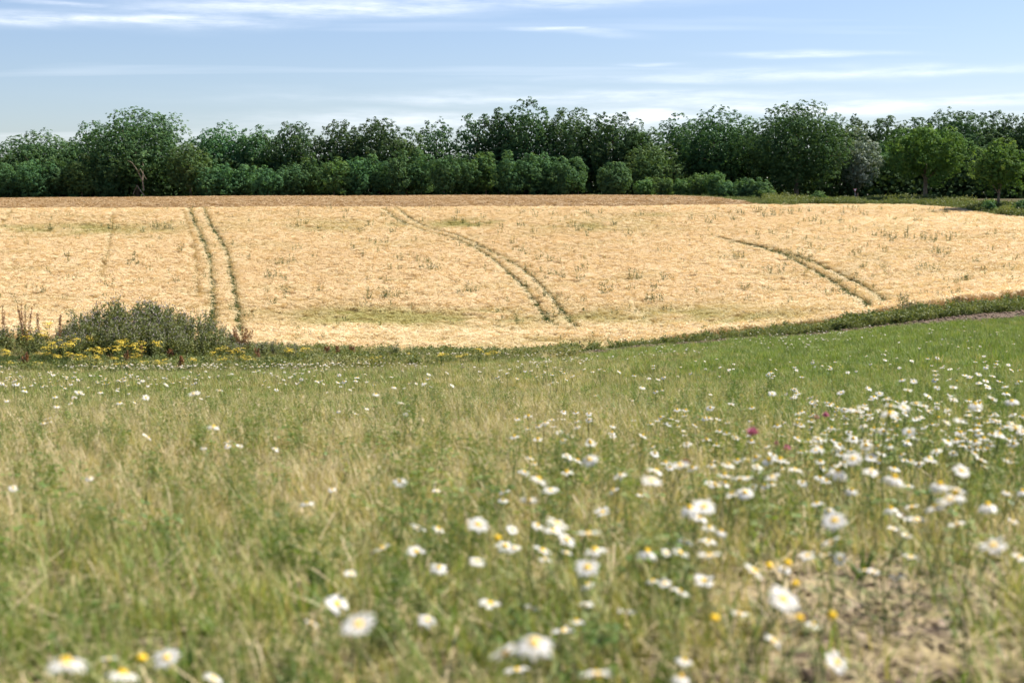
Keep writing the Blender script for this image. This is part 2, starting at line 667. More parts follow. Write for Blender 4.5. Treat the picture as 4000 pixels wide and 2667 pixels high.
# ------------------------------------------------------------------ tramlines in the barley
TRAM = [  # photo points of each wheel track, half width in metres, how much crop is missing
    ([(735, 808), (757, 860), (790, 930), (815, 1000), (827, 1100), (832, 1180), (835, 1250), (838, 1300)], .20, 1.0),
    ([(792, 808), (815, 860), (850, 920), (885, 980), (905, 1080), (925, 1180), (937, 1280), (945, 1330)], .21, 1.0),
    ([(1495, 815), (1560, 860), (1640, 893), (1770, 930), (1850, 965), (1950, 1030), (2040, 1110), (2100, 1190), (2165, 1268)], .20, 1.0),
    ([(1545, 812), (1600, 850), (1680, 888), (1800, 925), (1920, 980), (2040, 1050), (2130, 1130), (2200, 1210), (2260, 1280)], .20, 1.0),
    ([(2800, 925), (2960, 965), (3100, 1010), (3230, 1080), (3320, 1140), (3400, 1195)], .24, 1.0),
    ([(2880, 940), (3050, 980), (3200, 1030), (3330, 1090), (3470, 1178)], .24, 1.0),
    ([(2240, 812), (2330, 845), (2430, 872)], .16, .7),
    ([(2330, 818), (2420, 850)], .12, .5),
    ([(10, 868), (45, 820)], .25, .8),
    ([(390, 1085), (420, 970), (440, 830)], .20, .75),
    ([(775, 1160), (757, 960), (712, 820)], .18, .8),
    ([(2460, 1160), (2510, 1220), (2565, 1265)], .16, .6),
    ([(2100, 1200), (2112, 1240), (2080, 1275), (1950, 1290), (1500, 1302), (1050, 1300)], .12, .5),
    ([(2205, 1225), (2210, 1260), (2170, 1290), (2000, 1312), (1600, 1325), (1100, 1325)], .12, .5),
    ([(2262, 1285), (2240, 1300), (2150, 1310)], .14, .6),
    ([(2300, 1300), (2500, 1305), (2800, 1290), (3000, 1262)], .14, .5),
    ([(3150, 900), (3400, 930), (3700, 925), (4000, 932)], .10, .35),
    ([(3000, 812), (3100, 828), (3220, 850)], .12, .5),
]
TR = []
for pts, hw, miss in TRAM:
    W = [hit(u, v, 0.55, 55) for u, v in pts]
    W = np.array([q for q in W if q is not None])
    # smooth and resample
    s = np.concatenate([[0], np.cumsum(np.linalg.norm(np.diff(W, axis=0), axis=1))])
    q = np.linspace(0, s[-1], max(8, int(s[-1] / 1.0)))
    TR.append((np.stack([pchip(s, W[:, 0], q), pchip(s, W[:, 1], q)], 1), hw, miss))


def seg_dist(X, Y, P):
    D = np.full(len(X), 1e9)
    for a, b in zip(P[:-1], P[1:]):
        lo, hi = min(a[1], b[1]) - 1, max(a[1], b[1]) + 1
        m = np.where((Y > lo) & (Y < hi))[0]
        if len(m) == 0:
            continue
        v = b - a
        t = np.clip(((X[m] - a[0]) * v[0] + (Y[m] - a[1]) * v[1]) / (v @ v + 1e-9), 0, 1)
        D[m] = np.minimum(D[m], np.hypot(X[m] - a[0] - t * v[0], Y[m] - a[1] - t * v[1]))
    return D


# ------------------------------------------------------------------ barley and wheat
def crop_proto(seed, n, hgt, spread, ear, lean, awn=True, wid=.012):
    r = np.random.default_rng(seed)
    b = MB()
    la = r.random() * 6.28
    for i in range(n):
        a = r.random() * 6.28
        rad = spread * math.sqrt(r.random())
        base = np.array([rad * math.cos(a), rad * math.sin(a), 0])
        h = hgt * r.uniform(.82, 1.08)
        dr = la + r.normal() * .7
        ln = lean * r.uniform(.4, 1.5)
        top = base + np.array([math.cos(dr) * ln, math.sin(dr) * ln, h])
        t = r.random()
        p = np.array([-math.sin(dr), math.cos(dr), 0]) * wid * .5
        b.add([base - p, base + p, top + p * .6, top - p * .6], [[0, 1, 2, 3]], t * .5)
        # nodding ear
        dv = np.array([math.cos(dr), math.sin(dr), 0])
        droop = r.uniform(-.5, .5)
        e1 = top + (dv * .75 + np.array([0, 0, droop])) * ear * .55
        e2 = top + (dv * 1.3 + np.array([0, 0, droop * 1.2 - .35])) * ear
        q = np.array([-math.sin(dr), math.cos(dr), 0.35])
        ew = wid * 1.5
        b.add([top - q * ew * .5, top + q * ew * .5, e1 + q * ew, e1 - q * ew, e2 + q * ew * .25, e2 - q * ew * .25],
              [[0, 1, 2, 3], [3, 2, 4, 5]], .35 + .65 * t)
        if awn:
            for s in (-1, 1):
                e3 = e2 + (dv * .8 + q * s * .35 + np.array([0, 0, droop * .5])) * ear
                b.add([e1, e1 + q * .01 * s, e3, e3], [[0, 1, 2, 3]], .7 + .3 * t)
    return b


M_BARLEY = leaf_mat('barley_straw', [(0.0, (0.57, 0.435, 0.235)), (0.4, (0.70, 0.56, 0.33)), (0.75, (0.78, 0.66, 0.425)), (1.0, (0.85, 0.76, 0.565))],
                    trans=0.28, rough=0.5, tr_tint=(1.1, .95, .75), instancer=True, green=(0.42, 0.395, 0.14))
M_WHEAT = leaf_mat('wheat_straw', [(0.0, (0.27, 0.175, 0.09)), (0.5, (0.39, 0.275, 0.145)), (1.0, (0.53, 0.41, 0.24))],
                   trans=0.22, rough=0.55, tr_tint=(1.1, .95, .7), instancer=True, green=(0.16, 0.2, 0.06))
M_WEED = leaf_mat('weed_leaves', [(0.0, (0.045, 0.075, 0.025)), (0.6, (0.08, 0.12, 0.04)), (1.0, (0.13, 0.16, 0.06))], trans=0.25)
M_WEEDI = leaf_mat('weed_leaves_scattered', [(0.0, (0.045, 0.075, 0.02)), (0.5, (0.085, 0.125, 0.035)), (1.0, (0.20, 0.22, 0.08))], trans=0.25, instancer=True)


def make_barley():
    protos = [crop_proto(100 + i, 21, .62, .21, .085, .07 + .03 * (i % 3), True, .0135).mesh('barley_clump', M_BARLEY) for i in range(8)]
    n = 150000
    X, Y = wedge(n, 57, 173, margin=7)
    u = col_u(X, Y)
    nb = barley_near(u) + (vnoise(X * .8, Y * .8, 3) - .5) * 1.2
    keep = (Y > nb) & (Y < barley_far(u) + (vnoise(X * .5, Y * .5, 4) - .5) * 1.0)
    X, Y, u = X[keep], Y[keep], u[keep]
    gone = np.zeros(len(X), bool)
    near = np.full(len(X), 9.0)
    for P, hw, miss in TR:
        D = seg_dist(X, Y, P)
        gap = .02 + hw * (1 + .25 * (vnoise(X * 1.3, Y * 1.3, 6) - .5)) * 1.15
        gone |= (D < gap) & (rng.random(len(X)) < miss)
        near = np.minimum(near, D / max(hw, .1) / miss)
    X, Y, u, near = X[~gone], Y[~gone], u[~gone], near[~gone]
    z = ground(X, Y)
    n = len(X)
    # photo row of each clump, used to lay out the greener, later-ripening patches along the slope
    v = 800 - (z + .6 - H) / Y * F
    big = fbm(X * .05, Y * .05, 41)
    mid = fbm(X * .35, Y * .22, 42)
    fine = fbm(X * 1.3, Y * .9, 43)
    tone = .46 + .30 * (big - .5) * 2 * .5 + .22 * (mid - .5) + .20 * (fine - .5) + .42 * (fbm(X * 1.3, Y * .05, 48) - .5) + rng.normal(size=n) * .11

    def blob(uc, vc, hu, hv):
        return np.exp(-((u - uc) / hu)**2 - ((v - vc) / hv)**2)
    green = .9 * blob(1650, 1235, 420, 32) + .35 * blob(1250, 1215, 260, 25) + .55 * blob(350, 890, 420, 22) + .35 * blob(1300, 880, 300, 20) \
        + .65 * blob(1800, 868, 160, 18) + .45 * blob(2330, 875, 220, 20) + .35 * blob(2500, 1225, 420, 45) + .3 * blob(2900, 1230, 350, 40) \
        + .40 * blob(2400, 1335, 700, 22) + .3 * blob(1500, 1370, 500, 22) + .3 * blob(2600, 835, 150, 10)
    pn = fbm(X * .5, Y * .35, 44)
    green = np.clip(green * 1.25 * np.clip((pn - .22) * 2.6, 0, 1.4), 0, .9)
    green += .16 * np.clip((fbm(X * .22, Y * .3, 45) - .52) * 5, 0, 1)
    green = np.maximum(green, np.clip(1.5 - near * .55, 0, 1) * .35)
    pale = .5 * blob(1500, 1288, 700, 14) + .5 * blob(2650, 1272, 300, 16) + .35 * blob(2300, 1360, 700, 16) + .3 * blob(3700, 870, 300, 22)
    tone += pale * np.clip((pn - .2) * 2, 0, 1.3)
    tone = np.clip(tone, 0, .75)
    # the crop leans in drifts
    la = fbm(X * .06, Y * .06, 46) * 12
    lm = .06 + .14 * np.clip((fbm(X * .3, Y * .2, 47) - .45) * 3, 0, 1) + .3 * pale
    rot = np.stack([lm * np.cos(la), lm * np.sin(la), rng.random(n) * 6.28], 1)
    s = rng.uniform(.93, 1.07, n)
    hz = s * (1 - .35 * np.clip(1.5 - near, 0, 1) * .6 - .25 * np.clip(green, 0, 1))
    scl = np.stack([s * 1.15, s * 1.15, hz], 1)
    scatter('barley_field', protos, np.stack([X, Y, z - .02], 1), rot, scl, rng.integers(0, 8, n), {'tone': tone, 'green': np.clip(green, 0, .95)},
            'ripe golden barley covering the far slope, cut by green wheel tracks', 'barley')


def make_wheat():
    protos = [crop_proto(300 + i, 22, .55, .34, .09, .05, False, .03).mesh('wheat_clump', M_WHEAT) for i in range(6)]
    X, Y = wedge(52000, 166, 300, margin=9)
    u = col_u(X, Y)
    far = wheat_far(u) + (vnoise(X * .3, Y * .3, 52) - .5) * 4
    keep = (Y > barley_far(u) + 1.4) & (Y < far)
    X, Y, u = X[keep], Y[keep], u[keep]
    z = ground(X, Y)
    n = len(X)
    tone = np.clip(.38 + .5 * (fbm(X * .02, Y * .15, 51) - .5) + rng.normal(size=n) * .16, 0, .75)
    rot = np.stack([rng.normal(size=n) * .08, rng.normal(size=n) * .08, rng.random(n) * 6.28], 1)
    scatter('wheat_field', protos, np.stack([X, Y, z], 1), rot, rng.uniform(.9, 1.1, n), rng.integers(0, 6, n),
            {'tone': tone, 'green': np.zeros(n)}, 'strip of darker brown wheat in front of the wood', 'wheat')


make_barley()
make_wheat()


# ------------------------------------------------------------------ meadow grass
GREENS = [(0.0, (0.075, 0.15, 0.022)), (0.18, (0.155, 0.24, 0.042)), (0.34, (0.27, 0.285, 0.085)), (0.5, (0.385, 0.335, 0.155)), (0.72, (0.485, 0.395, 0.23)), (1.0, (0.68, 0.58, 0.40))]
M_GRASS = leaf_mat('meadow_grass', GREENS, trans=0.33, rough=0.5, instancer=True, tr_tint=(1.15, 1.15, .6))
M_LEAFY = leaf_mat('meadow_herbs', [(0.0, (0.065, 0.125, 0.028)), (0.5, (0.125, 0.195, 0.045)), (1.0, (0.25, 0.28, 0.085))], trans=0.35, instancer=True)


def grass_proto(seed, n, hgt, rad, wid, dryb=0.0, seg=3):
    r = np.random.default_rng(seed)
    b = MB()
    for i in range(n):
        a = r.random() * 6.28
        q = rad * math.sqrt(r.random())
        h = hgt * r.uniform(.35, 1.0)
        t = np.clip(r.beta(1.6, 1.8) + dryb, 0, 1)
        b.blade((q * math.cos(a), q * math.sin(a), -.01), a + r.normal() * 1.1, h, r.uniform(.15, .85), wid * r.uniform(.6, 1.3), t, seg)
    return b


def stalk_proto(seed, n, hgt, rad, wid, kind):
    """Flowering grass: thin straw stalks with seed heads."""
    r = np.random.default_rng(seed)
    b = grass_proto(seed, 8, hgt * .5, rad, wid * 1.8, .1)
    for i in range(n):
        a = r.random() * 6.28
        q = rad * math.sqrt(r.random())
        h = hgt * r.uniform(.7, 1.0)
        t = r.uniform(.6, 1.0)
        tip = b.blade((q * math.cos(a), q * math.sin(a), -.01), a, h, r.uniform(.05, .45), wid, t, 4)
        k = 10
        if kind == 0:
            C = tip + np.stack([r.normal(size=k) * .006, r.normal(size=k) * .006, -np.linspace(0, .07, k)], 1)
            b.cards(C, r.normal(size=(k, 3)), .014, .4, t=np.full(k, min(1, t + .1)), r=r)
        else:
            C = tip + np.stack([r.normal(size=k) * .022, r.normal(size=k) * .022, -np.linspace(-.01, .09, k)], 1)
            b.cards(C, r.normal(size=(k, 3)), .011, .4, t=np.full(k, min(1, t + .1)), r=r)
    return b


def herb_proto(seed, kind):
    r = np.random.default_rng(seed)
    b = MB()
    if kind == 0:      # clover-like leaves in threes
        for i in range(10):
            a = r.random() * 6.28
            q = r.uniform(.0, .07)
            h = r.uniform(.04, .13)
            p = np.array([q * math.cos(a), q * math.sin(a), 0])
            c = p + np.array([.02 * math.cos(a), .02 * math.sin(a), h])
            b.tube([p, c], [.0012, .001], 3, .4)
            for k in range(3):
                w_ = a + k * 2.094
                b.cards([c + .011 * np.array([math.cos(w_), math.sin(w_), .1])], [[r.normal() * .3, r.normal() * .3, 1]], .022, .8, t=[r.random()], r=r)
    elif kind == 1:    # feathery mayweed foliage
        for i in range(5):
            a = r.random() * 6.28
            h = r.uniform(.12, .24)
            tip = b.blade((0.01 * math.cos(a), .01 * math.sin(a), 0), a, h, r.uniform(.1, .5), .003, .45, 4)
            k = 64
            s = r.random(k)[:, None]
            C = s * tip + r.normal(size=(k, 3)) * .012
            b.cards(C, r.normal(size=(k, 3)), .03, .10, t=r.random(k), r=r)
    else:              # plantain / dandelion rosette
        for i in range(9):
            a = i / 9 * 6.28 + r.normal() * .3
            b.blade((0, 0, 0), a, r.uniform(.05, .10), r.uniform(.5, .9), r.uniform(.010, .017), r.random(), 4, 1.2)
    return b


def dryness(X, Y, u):
    base = np.interp(Y, [1.2, 2.2, 2.9, 3.5, 4.6, 6, 9, 15, 25, 45], [.10, .10, .26, .72, .88, .80, .66, .54, .40, .38])
    right = np.clip((u - 2300) / 900, 0, 1) * np.clip((Y - 3.2) / 3, 0, 1)
    base = base - .54 * right - .26 * np.clip((u - 1900) / 1300, 0, 1) * np.clip((Y - 15) / 15, 0, 1)
    base += .14 * np.clip((u - 2300) / 800, 0, 1) * np.clip((3.6 - Y) / .8, 0, 1)
    n = .60 * (fbm(X * .7, Y * .5, 61) - .5) + .45 * (fbm(X * 2.6, Y * 2.2, 62) - .5)
    n2 = .5 * (fbm(X * .16, Y * .1, 63) - .5)
    return base + n + n2


def bareness(X, Y, u):
    n = fbm(X * 1.6, Y * 1.6, 31)
    return np.clip((u - 2350) / 700, 0, 1) * np.clip((3.5 - Y) / .8, 0, 1) * np.clip((n - .42) * 5, 0, 1)


def make_meadow():
    protos = [grass_proto(500 + i, 15, .115, .05, .0042) for i in range(6)]                       # 0-5 near tufts
    protos += [grass_proto(510 + i, 7, .18, .04, .0045) for i in range(4)]                        # 6-9 taller
    protos += [grass_proto(520 + i, 34, .16, .15, .009, seg=2) if i < 3 else grass_proto(520 + i, 130, .17, .36, .011, seg=2) for i in range(6)]                 # 10-15 far tufts
    protos += [stalk_proto(530 + i, 2, .30, .04, .0022, i % 2) for i in range(4)]                 # 16-19 flowering stalks
    protos += [stalk_proto(540 + i, 5, .30, .16, .005, i % 2) for i in range(3)]                  # 20-22 far stalks
    herbs = [herb_proto(560 + i, i % 3) for i in range(6)]                                        # 23-28
    meshes = [p.mesh('grass_tuft', M_GRASS) for p in protos] + [p.mesh('herb_tuft', M_LEAFY) for p in herbs]
    XS, YS, IX, SC = [], [], [], []

    def put(n, d0, d1, lo, hi, s0, s1, dens=None):
        X, Y = wedge(n, d0, d1, dens, margin=1.0)
        XS.append(X)
        YS.append(Y)
        IX.append(rng.integers(lo, hi, n))
        SC.append(rng.uniform(s0, s1, n))
    put(11500, 1.15, 6.5, 0, 6, .75, 1.3)
    put(1600, 1.3, 6.5, 6, 10, .7, 1.15)
    put(800, 1.9, 7, 16, 20, .6, 1.0)
    put(1100, 1.15, 6.5, 23, 29, .6, 1.1)
    put(16000, 6.3, 15, 0, 6, .85, 1.4)
    put(3000, 6.3, 15, 6, 10, .8, 1.2)
    put(1800, 6.5, 16, 16, 20, .6, 1.0)
    put(600, 6.3, 14, 23, 29, .7, 1.2)
    put(9000, 12, 22, 10, 13, .7, 1.0)
    put(9500, 20, 48, 13, 16, .75, 1.15)
    put(3500, 22, 48, 10, 13, .9, 1.3)
    put(2600, 14, 48, 20, 23, .6, 1.0)
    X, Y, I, S = map(np.concatenate, (XS, YS, IX, SC))
    u = col_u(X, Y)
    far = meadow_far(u) + (vnoise(X * .6, Y * .6, 71) - .5) * 2.5
    keep = (Y < far) & (rng.random(len(X)) > .92 * bareness(X, Y, u))
    X, Y, I, S, u = X[keep], Y[keep], I[keep], S[keep], u[keep]
    n = len(X)
    z = ground(X, Y)
    dry = dryness(X, Y, u) + rng.normal(size=n) * .30
    hmod = .55 + .8 * fbm(X * .9, Y * .9, 72)
    # shorter near the lens so nothing covers it
    S = S * hmod * np.clip(.62 + .38 * (Y - 1.2) / 1.2, .55, 1)
    S = S * (1 - .18 * np.clip((Y - 8) / 8, 0, 1))
    rot = np.stack([rng.normal(size=n) * .14, rng.normal(size=n) * .14 + .08, rng.random(n) * 6.28], 1)
    scatter('meadow_grass', meshes, np.stack([X, Y, z], 1), rot, S, I, {'tone': np.clip(dry, 0, 1) * .75},
            'half-dry meadow grass and herbs falling away from the camera', 'grass')


make_meadow()


# ------------------------------------------------------------------ trees
def crown_mesh(name, r, Rx, Ry, zb, zt, leaf, kind, mat, dens=1.0, low=0.0):
    """Leaf faces gathered in lobes (or upright sprays) that fill an uneven crown."""
    b = MB()
    Hc = (zt - zb)
    cz = (zt + zb) / 2
    area = 4 * math.pi * ((Rx * Ry) * .45 + (Rx + Ry) / 2 * Hc / 2 * .55)
    N = int(dens * 1.75 * area / (leaf * leaf * .45))
    L = int(np.clip(area / (6 if kind == 'beech' else 8.5), 34, 120))
    g = (np.arange(L) + .5) / L
    ph = np.arccos(1 - 2 * g)
    th = np.arange(L) * 2.39996 + r.random() * 6
    D = np.stack([np.sin(ph) * np.cos(th), np.sin(ph) * np.sin(th), np.cos(ph)], 1) + r.normal(size=(L, 3)) * .14
    D /= np.linalg.norm(D, axis=1, keepdims=True)
    lump = (.90 + .11 * r.random(L)) if kind == 'egg' else (.86 + .20 * r.random(L)) if kind == 'beech' else (.58 + .50 * r.random(L)) if kind == 'open' else (.66 + .50 * r.random(L)) if kind == 'ragged' else (.78 + .32 * r.random(L))
    lump *= 1 - .10 * np.clip(-D[:, 2], 0, 1)
    mr = min(Rx, Ry, Hc / 2)
    rl = mr * (r.uniform(.20, .36, L) if kind == 'beech' else r.uniform(.16, .44, L))
    C = D * np.array([Rx, Ry, Hc / 2]) * lump[:, None]
    # pull the lobes in so that their outer faces reach the outline
    out = np.linalg.norm(C, axis=1, keepdims=True)
    C = C * np.clip((out - rl[:, None] * .75) / (out + 1e-6), .2, 1)
    C[:, 2] += cz
    per = np.maximum(6, (N * rl**2 / np.sum(rl**2)).astype(int))
    for i in range(L):
        n = per[i]
        o = D[i]
        # twigs on the lobe, then a bunch of leaves round each twig
        m = max(3, n // 13)
        d = r.normal(size=(m, 3))
        d /= np.linalg.norm(d, axis=1, keepdims=True)
        d[(d @ o) < -.35] *= -1
        if kind == 'beech':
            axis = o * .8 + np.array([0, 0, .55]) + r.normal(size=3) * .15
            axis /= np.linalg.norm(axis)
            s = r.random(m)
            p = C[i] + axis * ((s - .35) * rl[i] * 1.5)[:, None] + d * (rl[i] * (.20 + .75 * (1 - s)**.8) * r.uniform(.55, 1, m))[:, None]
        else:
            p = C[i] + d * (rl[i] * r.uniform(.7, 1.04, m))[:, None] * np.array([1.0, 1.0, r.uniform(.8, 1.3)])
        k = r.integers(0, m, n)
        q = r.normal(size=(n, 3))
        q /= np.linalg.norm(q, axis=1, keepdims=True)
        q[(q * d[k]).sum(1) < -.2] *= -1
        bs = leaf * r.uniform(.7, 1.35, m)
        P = p[k] + q * (bs[k] * r.uniform(.45, 1.05, n))[:, None] * np.array([1.15, 1.15, .8])
        nn = q * .75 + d[k] * .45 + np.array([0, 0, .3]) + r.normal(size=(n, 3)) * .2
        P[:, 2] = np.maximum(P[:, 2], low + r.random(n) * .3)
        tl = r.normal() * .14
        t = np.clip(.42 + tl + (r.normal(size=m) * .19)[k] + r.normal(size=n) * .10, 0, 1)
        b.cards(P, nn, leaf * r.uniform(.6, 1.15, n), .62, t=t, r=r)
    # sparse inner leaves close the view through the crown
    n = int(N * .16)
    d = r.normal(size=(n, 3))
    d /= np.linalg.norm(d, axis=1, keepdims=True)
    p = d * (r.random(n)**(1 / 3) * .72)[:, None] * np.array([Rx, Ry, Hc / 2]) + np.array([0, 0, cz])
    b.cards(p, r.normal(size=(n, 3)), leaf * 1.7, .8, t=np.full(n, .3), r=r)
    return b.mesh(name, mat), C


def trunk_mesh(r, C, rad, ztop, lean=0.0, nl=7, mat=M_BARK):
    b = MB()
    n = 6
    s = np.linspace(0, 1, n)
    pts = np.stack([np.cumsum(r.normal(size=n)) * rad * .25 * s, np.cumsum(r.normal(size=n)) * rad * .25 * s, s * ztop - .15 * (s == 0)], 1)
    rr = rad * (1 - .72 * s)
    rr[0] *= 1.45
    b.tube(pts, rr, 8)
    for i in r.choice(len(C), min(nl, len(C)), replace=False):
        k = r.uniform(.35, .8)
        st = np.array([np.interp(k, s, pts[:, j]) for j in range(3)])
        en = np.asarray(C[i])
        mid = (st + en) / 2 + np.array([0, 0, .08 * np.linalg.norm(en - st)])
        b.tube([st, mid, en], [rad * .38, rad * .24, rad * .07], 5)
    return b.mesh('trunk', mat, True)


LEAF = {
    'ash': leaf_mat('ash_leaves', [(0, (0.050, 0.126, 0.056)), (.5, (0.090, 0.186, 0.077)), (1, (0.152, 0.261, 0.106))], trans=.30, vary=.06, spec=.12, rough=.8),
    'beech': leaf_mat('beech_leaves', [(0, (0.040, 0.094, 0.043)), (.5, (0.070, 0.133, 0.053)), (1, (0.136, 0.194, 0.078))], trans=.26, vary=.06, spec=.12, rough=.8),
    'oak': leaf_mat('oak_leaves', [(0, (0.040, 0.101, 0.043)), (.5, (0.070, 0.143, 0.053)), (1, (0.124, 0.207, 0.074))], trans=.27, vary=.05, spec=.12, rough=.8),
    'maple': leaf_mat('maple_leaves', [(0, (0.067, 0.132, 0.050)), (.5, (0.100, 0.169, 0.063)), (1, (0.160, 0.221, 0.095))], trans=.30, vary=.03, spec=.12, rough=.8),
    'lone': leaf_mat('lone_tree_leaves', [(0, (0.057, 0.130, 0.036)), (.5, (0.097, 0.190, 0.048)), (1, (0.184, 0.285, 0.079))], trans=.32, vary=.03, spec=.12, rough=.8),
    'silver': leaf_mat('silver_leaves', [(0, (0.126, 0.189, 0.133)), (.5, (0.202, 0.258, 0.202)), (1, (0.36, 0.41, 0.35))], trans=.2, vary=.04, spec=.2, rough=.7),
    'shrub': leaf_mat('shrub_leaves', [(0, (0.067, 0.151, 0.054)), (.5, (0.112, 0.202, 0.071)), (1, (0.184, 0.270, 0.106))], trans=.34, vary=.06, spec=.12, rough=.8),
    'brush': leaf_mat('shade_tinted_brush', [(0, (0.02, 0.042, 0.016)), (.5, (0.034, 0.066, 0.024)), (1, (0.055, 0.095, 0.034))], trans=.15, spec=.08, rough=.9),  # leaf colour darkened to stand in for the shade inside the wood
}


def tree(u, vt, wpx, d, kind, label, group=None, foot=.10, leaf=.46, dens=1.0, name='tree', cat='tree', seed=None, dry=1.0, trunk=None, clear=None):
    r = np.random.default_rng(seed if seed is not None else int(u * 7 + vt))
    x = xof(u, d)
    zg = g1(x, d)
    h = at(u, vt, d)[2] - zg
    rx = wpx * d / F / 2
    root = thing(name, label, cat, (x, d, zg), 0, group)
    zb = h * foot if clear is None else clear
    ks = 1.02 if kind == 'lone' else 1.0
    me, C = crown_mesh('crown', r, rx * 1.08 * ks, rx * 1.02 * dry * ks, zb, h * (.97 if kind != 'lone' else 1.06), leaf, 'beech' if kind == 'beech' else 'open' if kind == 'lone' else 'egg' if name == 'round_bush' else 'ragged' if name in ('shrub', 'hedge_tree') else 'round', LEAF[kind], dens, low=.02)
    obj('crown', me, root)
    obj('trunk', trunk_mesh(r, C, trunk or max(.10, h * .022), h * .72, nl=9), root)
    return root


WOOD = 'tall trees at the edge of the wood'
# (photo column, top row, width, distance, leaf kind, label)
BACK = [
    (-70, 560, 260, 312, 'oak', 'dark round tree cut by the left edge of the photo, behind the low hedge'),
    (165, 520, 330, 314, 'ash', 'broad mid-green tree left of the biggest left-hand crown'),
    (300, 525, 110, 318, 'oak', 'narrow dark treetop squeezed beside the biggest left-hand crown'),
    (545, 425, 400, 303, 'ash', 'biggest tree on the left, huge domed crown with a pale dead branch'),
    (372, 455, 120, 308, 'ash', 'thin airy treetop leaning out from the left of the huge domed crown'),
    (752, 545, 170, 297, 'maple', 'yellow-green tree at the right foot of the huge domed crown'),
    (865, 482, 240, 314, 'ash', 'light green feathery tree right of the huge domed crown'),
    (1010, 478, 170, 312, 'ash', 'soft green tree between the feathery tree and the first spiky beech'),
    (1155, 470, 220, 308, 'beech', 'first spiky dark beech from the left, above the hedge'),
    (1335, 464, 190, 310, 'beech', 'dark beech with a flat top, second spiky one from the left'),
    (1480, 453, 240, 309, 'beech', 'wide dark beech with a pointed peak, third spiky one from the left'),
    (1590, 500, 140, 306, 'maple', 'low brownish-green tree between two beeches'),
    (1705, 458, 190, 314, 'beech', 'open-crowned beech with sky showing between its upright sprays'),
    (1860, 425, 170, 312, 'beech', 'airy tall beech left of the highest peak of the wood'),
    (1950, 418, 170, 310, 'beech', 'slim beech leaning against the highest peak of the wood'),
    (2055, 387, 230, 308, 'beech', 'highest beech in the middle of the wood with a ragged top'),
    (2230, 414, 280, 310, 'beech', 'broad dark beech right of the highest peak'),
    (2390, 436, 240, 308, 'beech', 'dark beech sloping down towards the gap in the tree line'),
    (2490, 462, 170, 306, 'oak', 'rounded dark crown at the left side of the sky gap'),
    (2545, 560, 210, 298, 'maple', 'brownish sunlit tree below the sky gap'),
    (2650, 440, 190, 318, 'ash', 'paler tree standing just right of the sky gap'),
    (2800, 425, 300, 306, 'oak', 'wide oak between the sky gap and the biggest right-hand oak'),
    (3105, 397, 400, 298, 'oak', 'biggest oak on the right, massive dark round crown'),
    (3338, 500, 170, 304, 'silver', 'silvery grey-green tree beside the biggest oak'),
    (3305, 442, 200, 322, 'beech', 'spiky treetop behind the silvery tree'),
    (3450, 446, 210, 324, 'beech', 'ragged dark treetop between the silvery and the lone roadside tree'),
    (3570, 455, 190, 322, 'beech', 'thin-topped tree behind the lone roadside tree'),
    (3720, 418, 290, 318, 'beech', 'broad beech rising right behind the lone roadside tree'),
    (3880, 428, 230, 320, 'beech', 'tall beech behind the small tree at the right edge'),
    (4010, 436, 230, 316, 'beech', 'beech cut by the right edge of the photo'),
    (4190, 450, 260, 318, 'oak', 'dark crown at the far right end of the wood'),
    (3440, 560, 260, 316, 'oak', 'shaded lower tree behind the yield sign'),
    (3760, 560, 300, 316, 'oak', 'shaded lower tree between the two roadside trees'),
    (2930, 470, 200, 312, 'oak', 'dark shoulder of foliage left of the biggest oak'),
]
for (u, vt, wp, d, kd, lb) in BACK:
    big = wp > 350
    t = tree(u, vt, wp, d, kd, lb, WOOD, foot=.05 if kd in ('maple',) else .07, leaf=.34 if not big else .33,
             dens=.62 if 'open-crowned' in lb or 'airy' in lb else .95)
    if 'dead branch' in lb:
        b = MB()
        q = np.array(t.location)
        A = [at(562, 745, 293) - q, at(556, 705, 293) - q, at(540, 672, 292.5) - q, at(516, 636, 292) - q, at(497, 626, 292) - q]
        b.tube(A, [.17, .15, .12, .08, .04], 6)
        b.tube([A[1], at(560, 655, 293) - q, at(557, 630, 293) - q], [.15, .10, .04], 5)
        b.tube([A[2], at(548, 660, 291) - q, at(572, 702, 291.5) - q], [.12, .10, .05], 5)
        b.tube([A[0] - [0, 0, 1.0], at(535, 725, 293) - q, at(520, 760, 293.5) - q], [.13, .12, .10], 5)
        obj('dead_branch', b.mesh('dead_branch', M_DEAD, True), t, label='pale bare dead branch forking up in front of the dark leaves')

HEDGE = 'bushy ash trees in the hedge along the wheat'
HG = [(-40, 600, 150), (45, 640, 150), (140, 610, 150), (235, 600, 130), (330, 610, 130), (275, 690, 120), (120, 690, 140),
      (440, 682, 92), (395, 640, 120), (880, 640, 130), (960, 645, 120), (1050, 640, 120), (1140, 622, 120), (1225, 612, 120), (1310, 606, 120),
      (1395, 598, 120), (1480, 592, 120), (1565, 590, 120), (1650, 596, 120), (1735, 590, 120), (1820, 598, 120), (1905, 592, 120),
      (1990, 600, 120), (2070, 590, 130), (2130, 586, 125), (2200, 596, 120), (2262, 603, 76), (820, 670, 110)]
ORD = ['first', 'second', 'third', 'fourth', 'fifth', 'sixth', 'seventh', 'eighth', 'ninth', 'tenth', 'eleventh', 'twelfth', 'thirteenth', 'fourteenth',
       'fifteenth', 'sixteenth', 'seventeenth', 'eighteenth', 'nineteenth', 'twentieth']
hl = sorted([q for q in HG if q[0] < 500])
hr = sorted([q for q in HG if q[0] > 500])
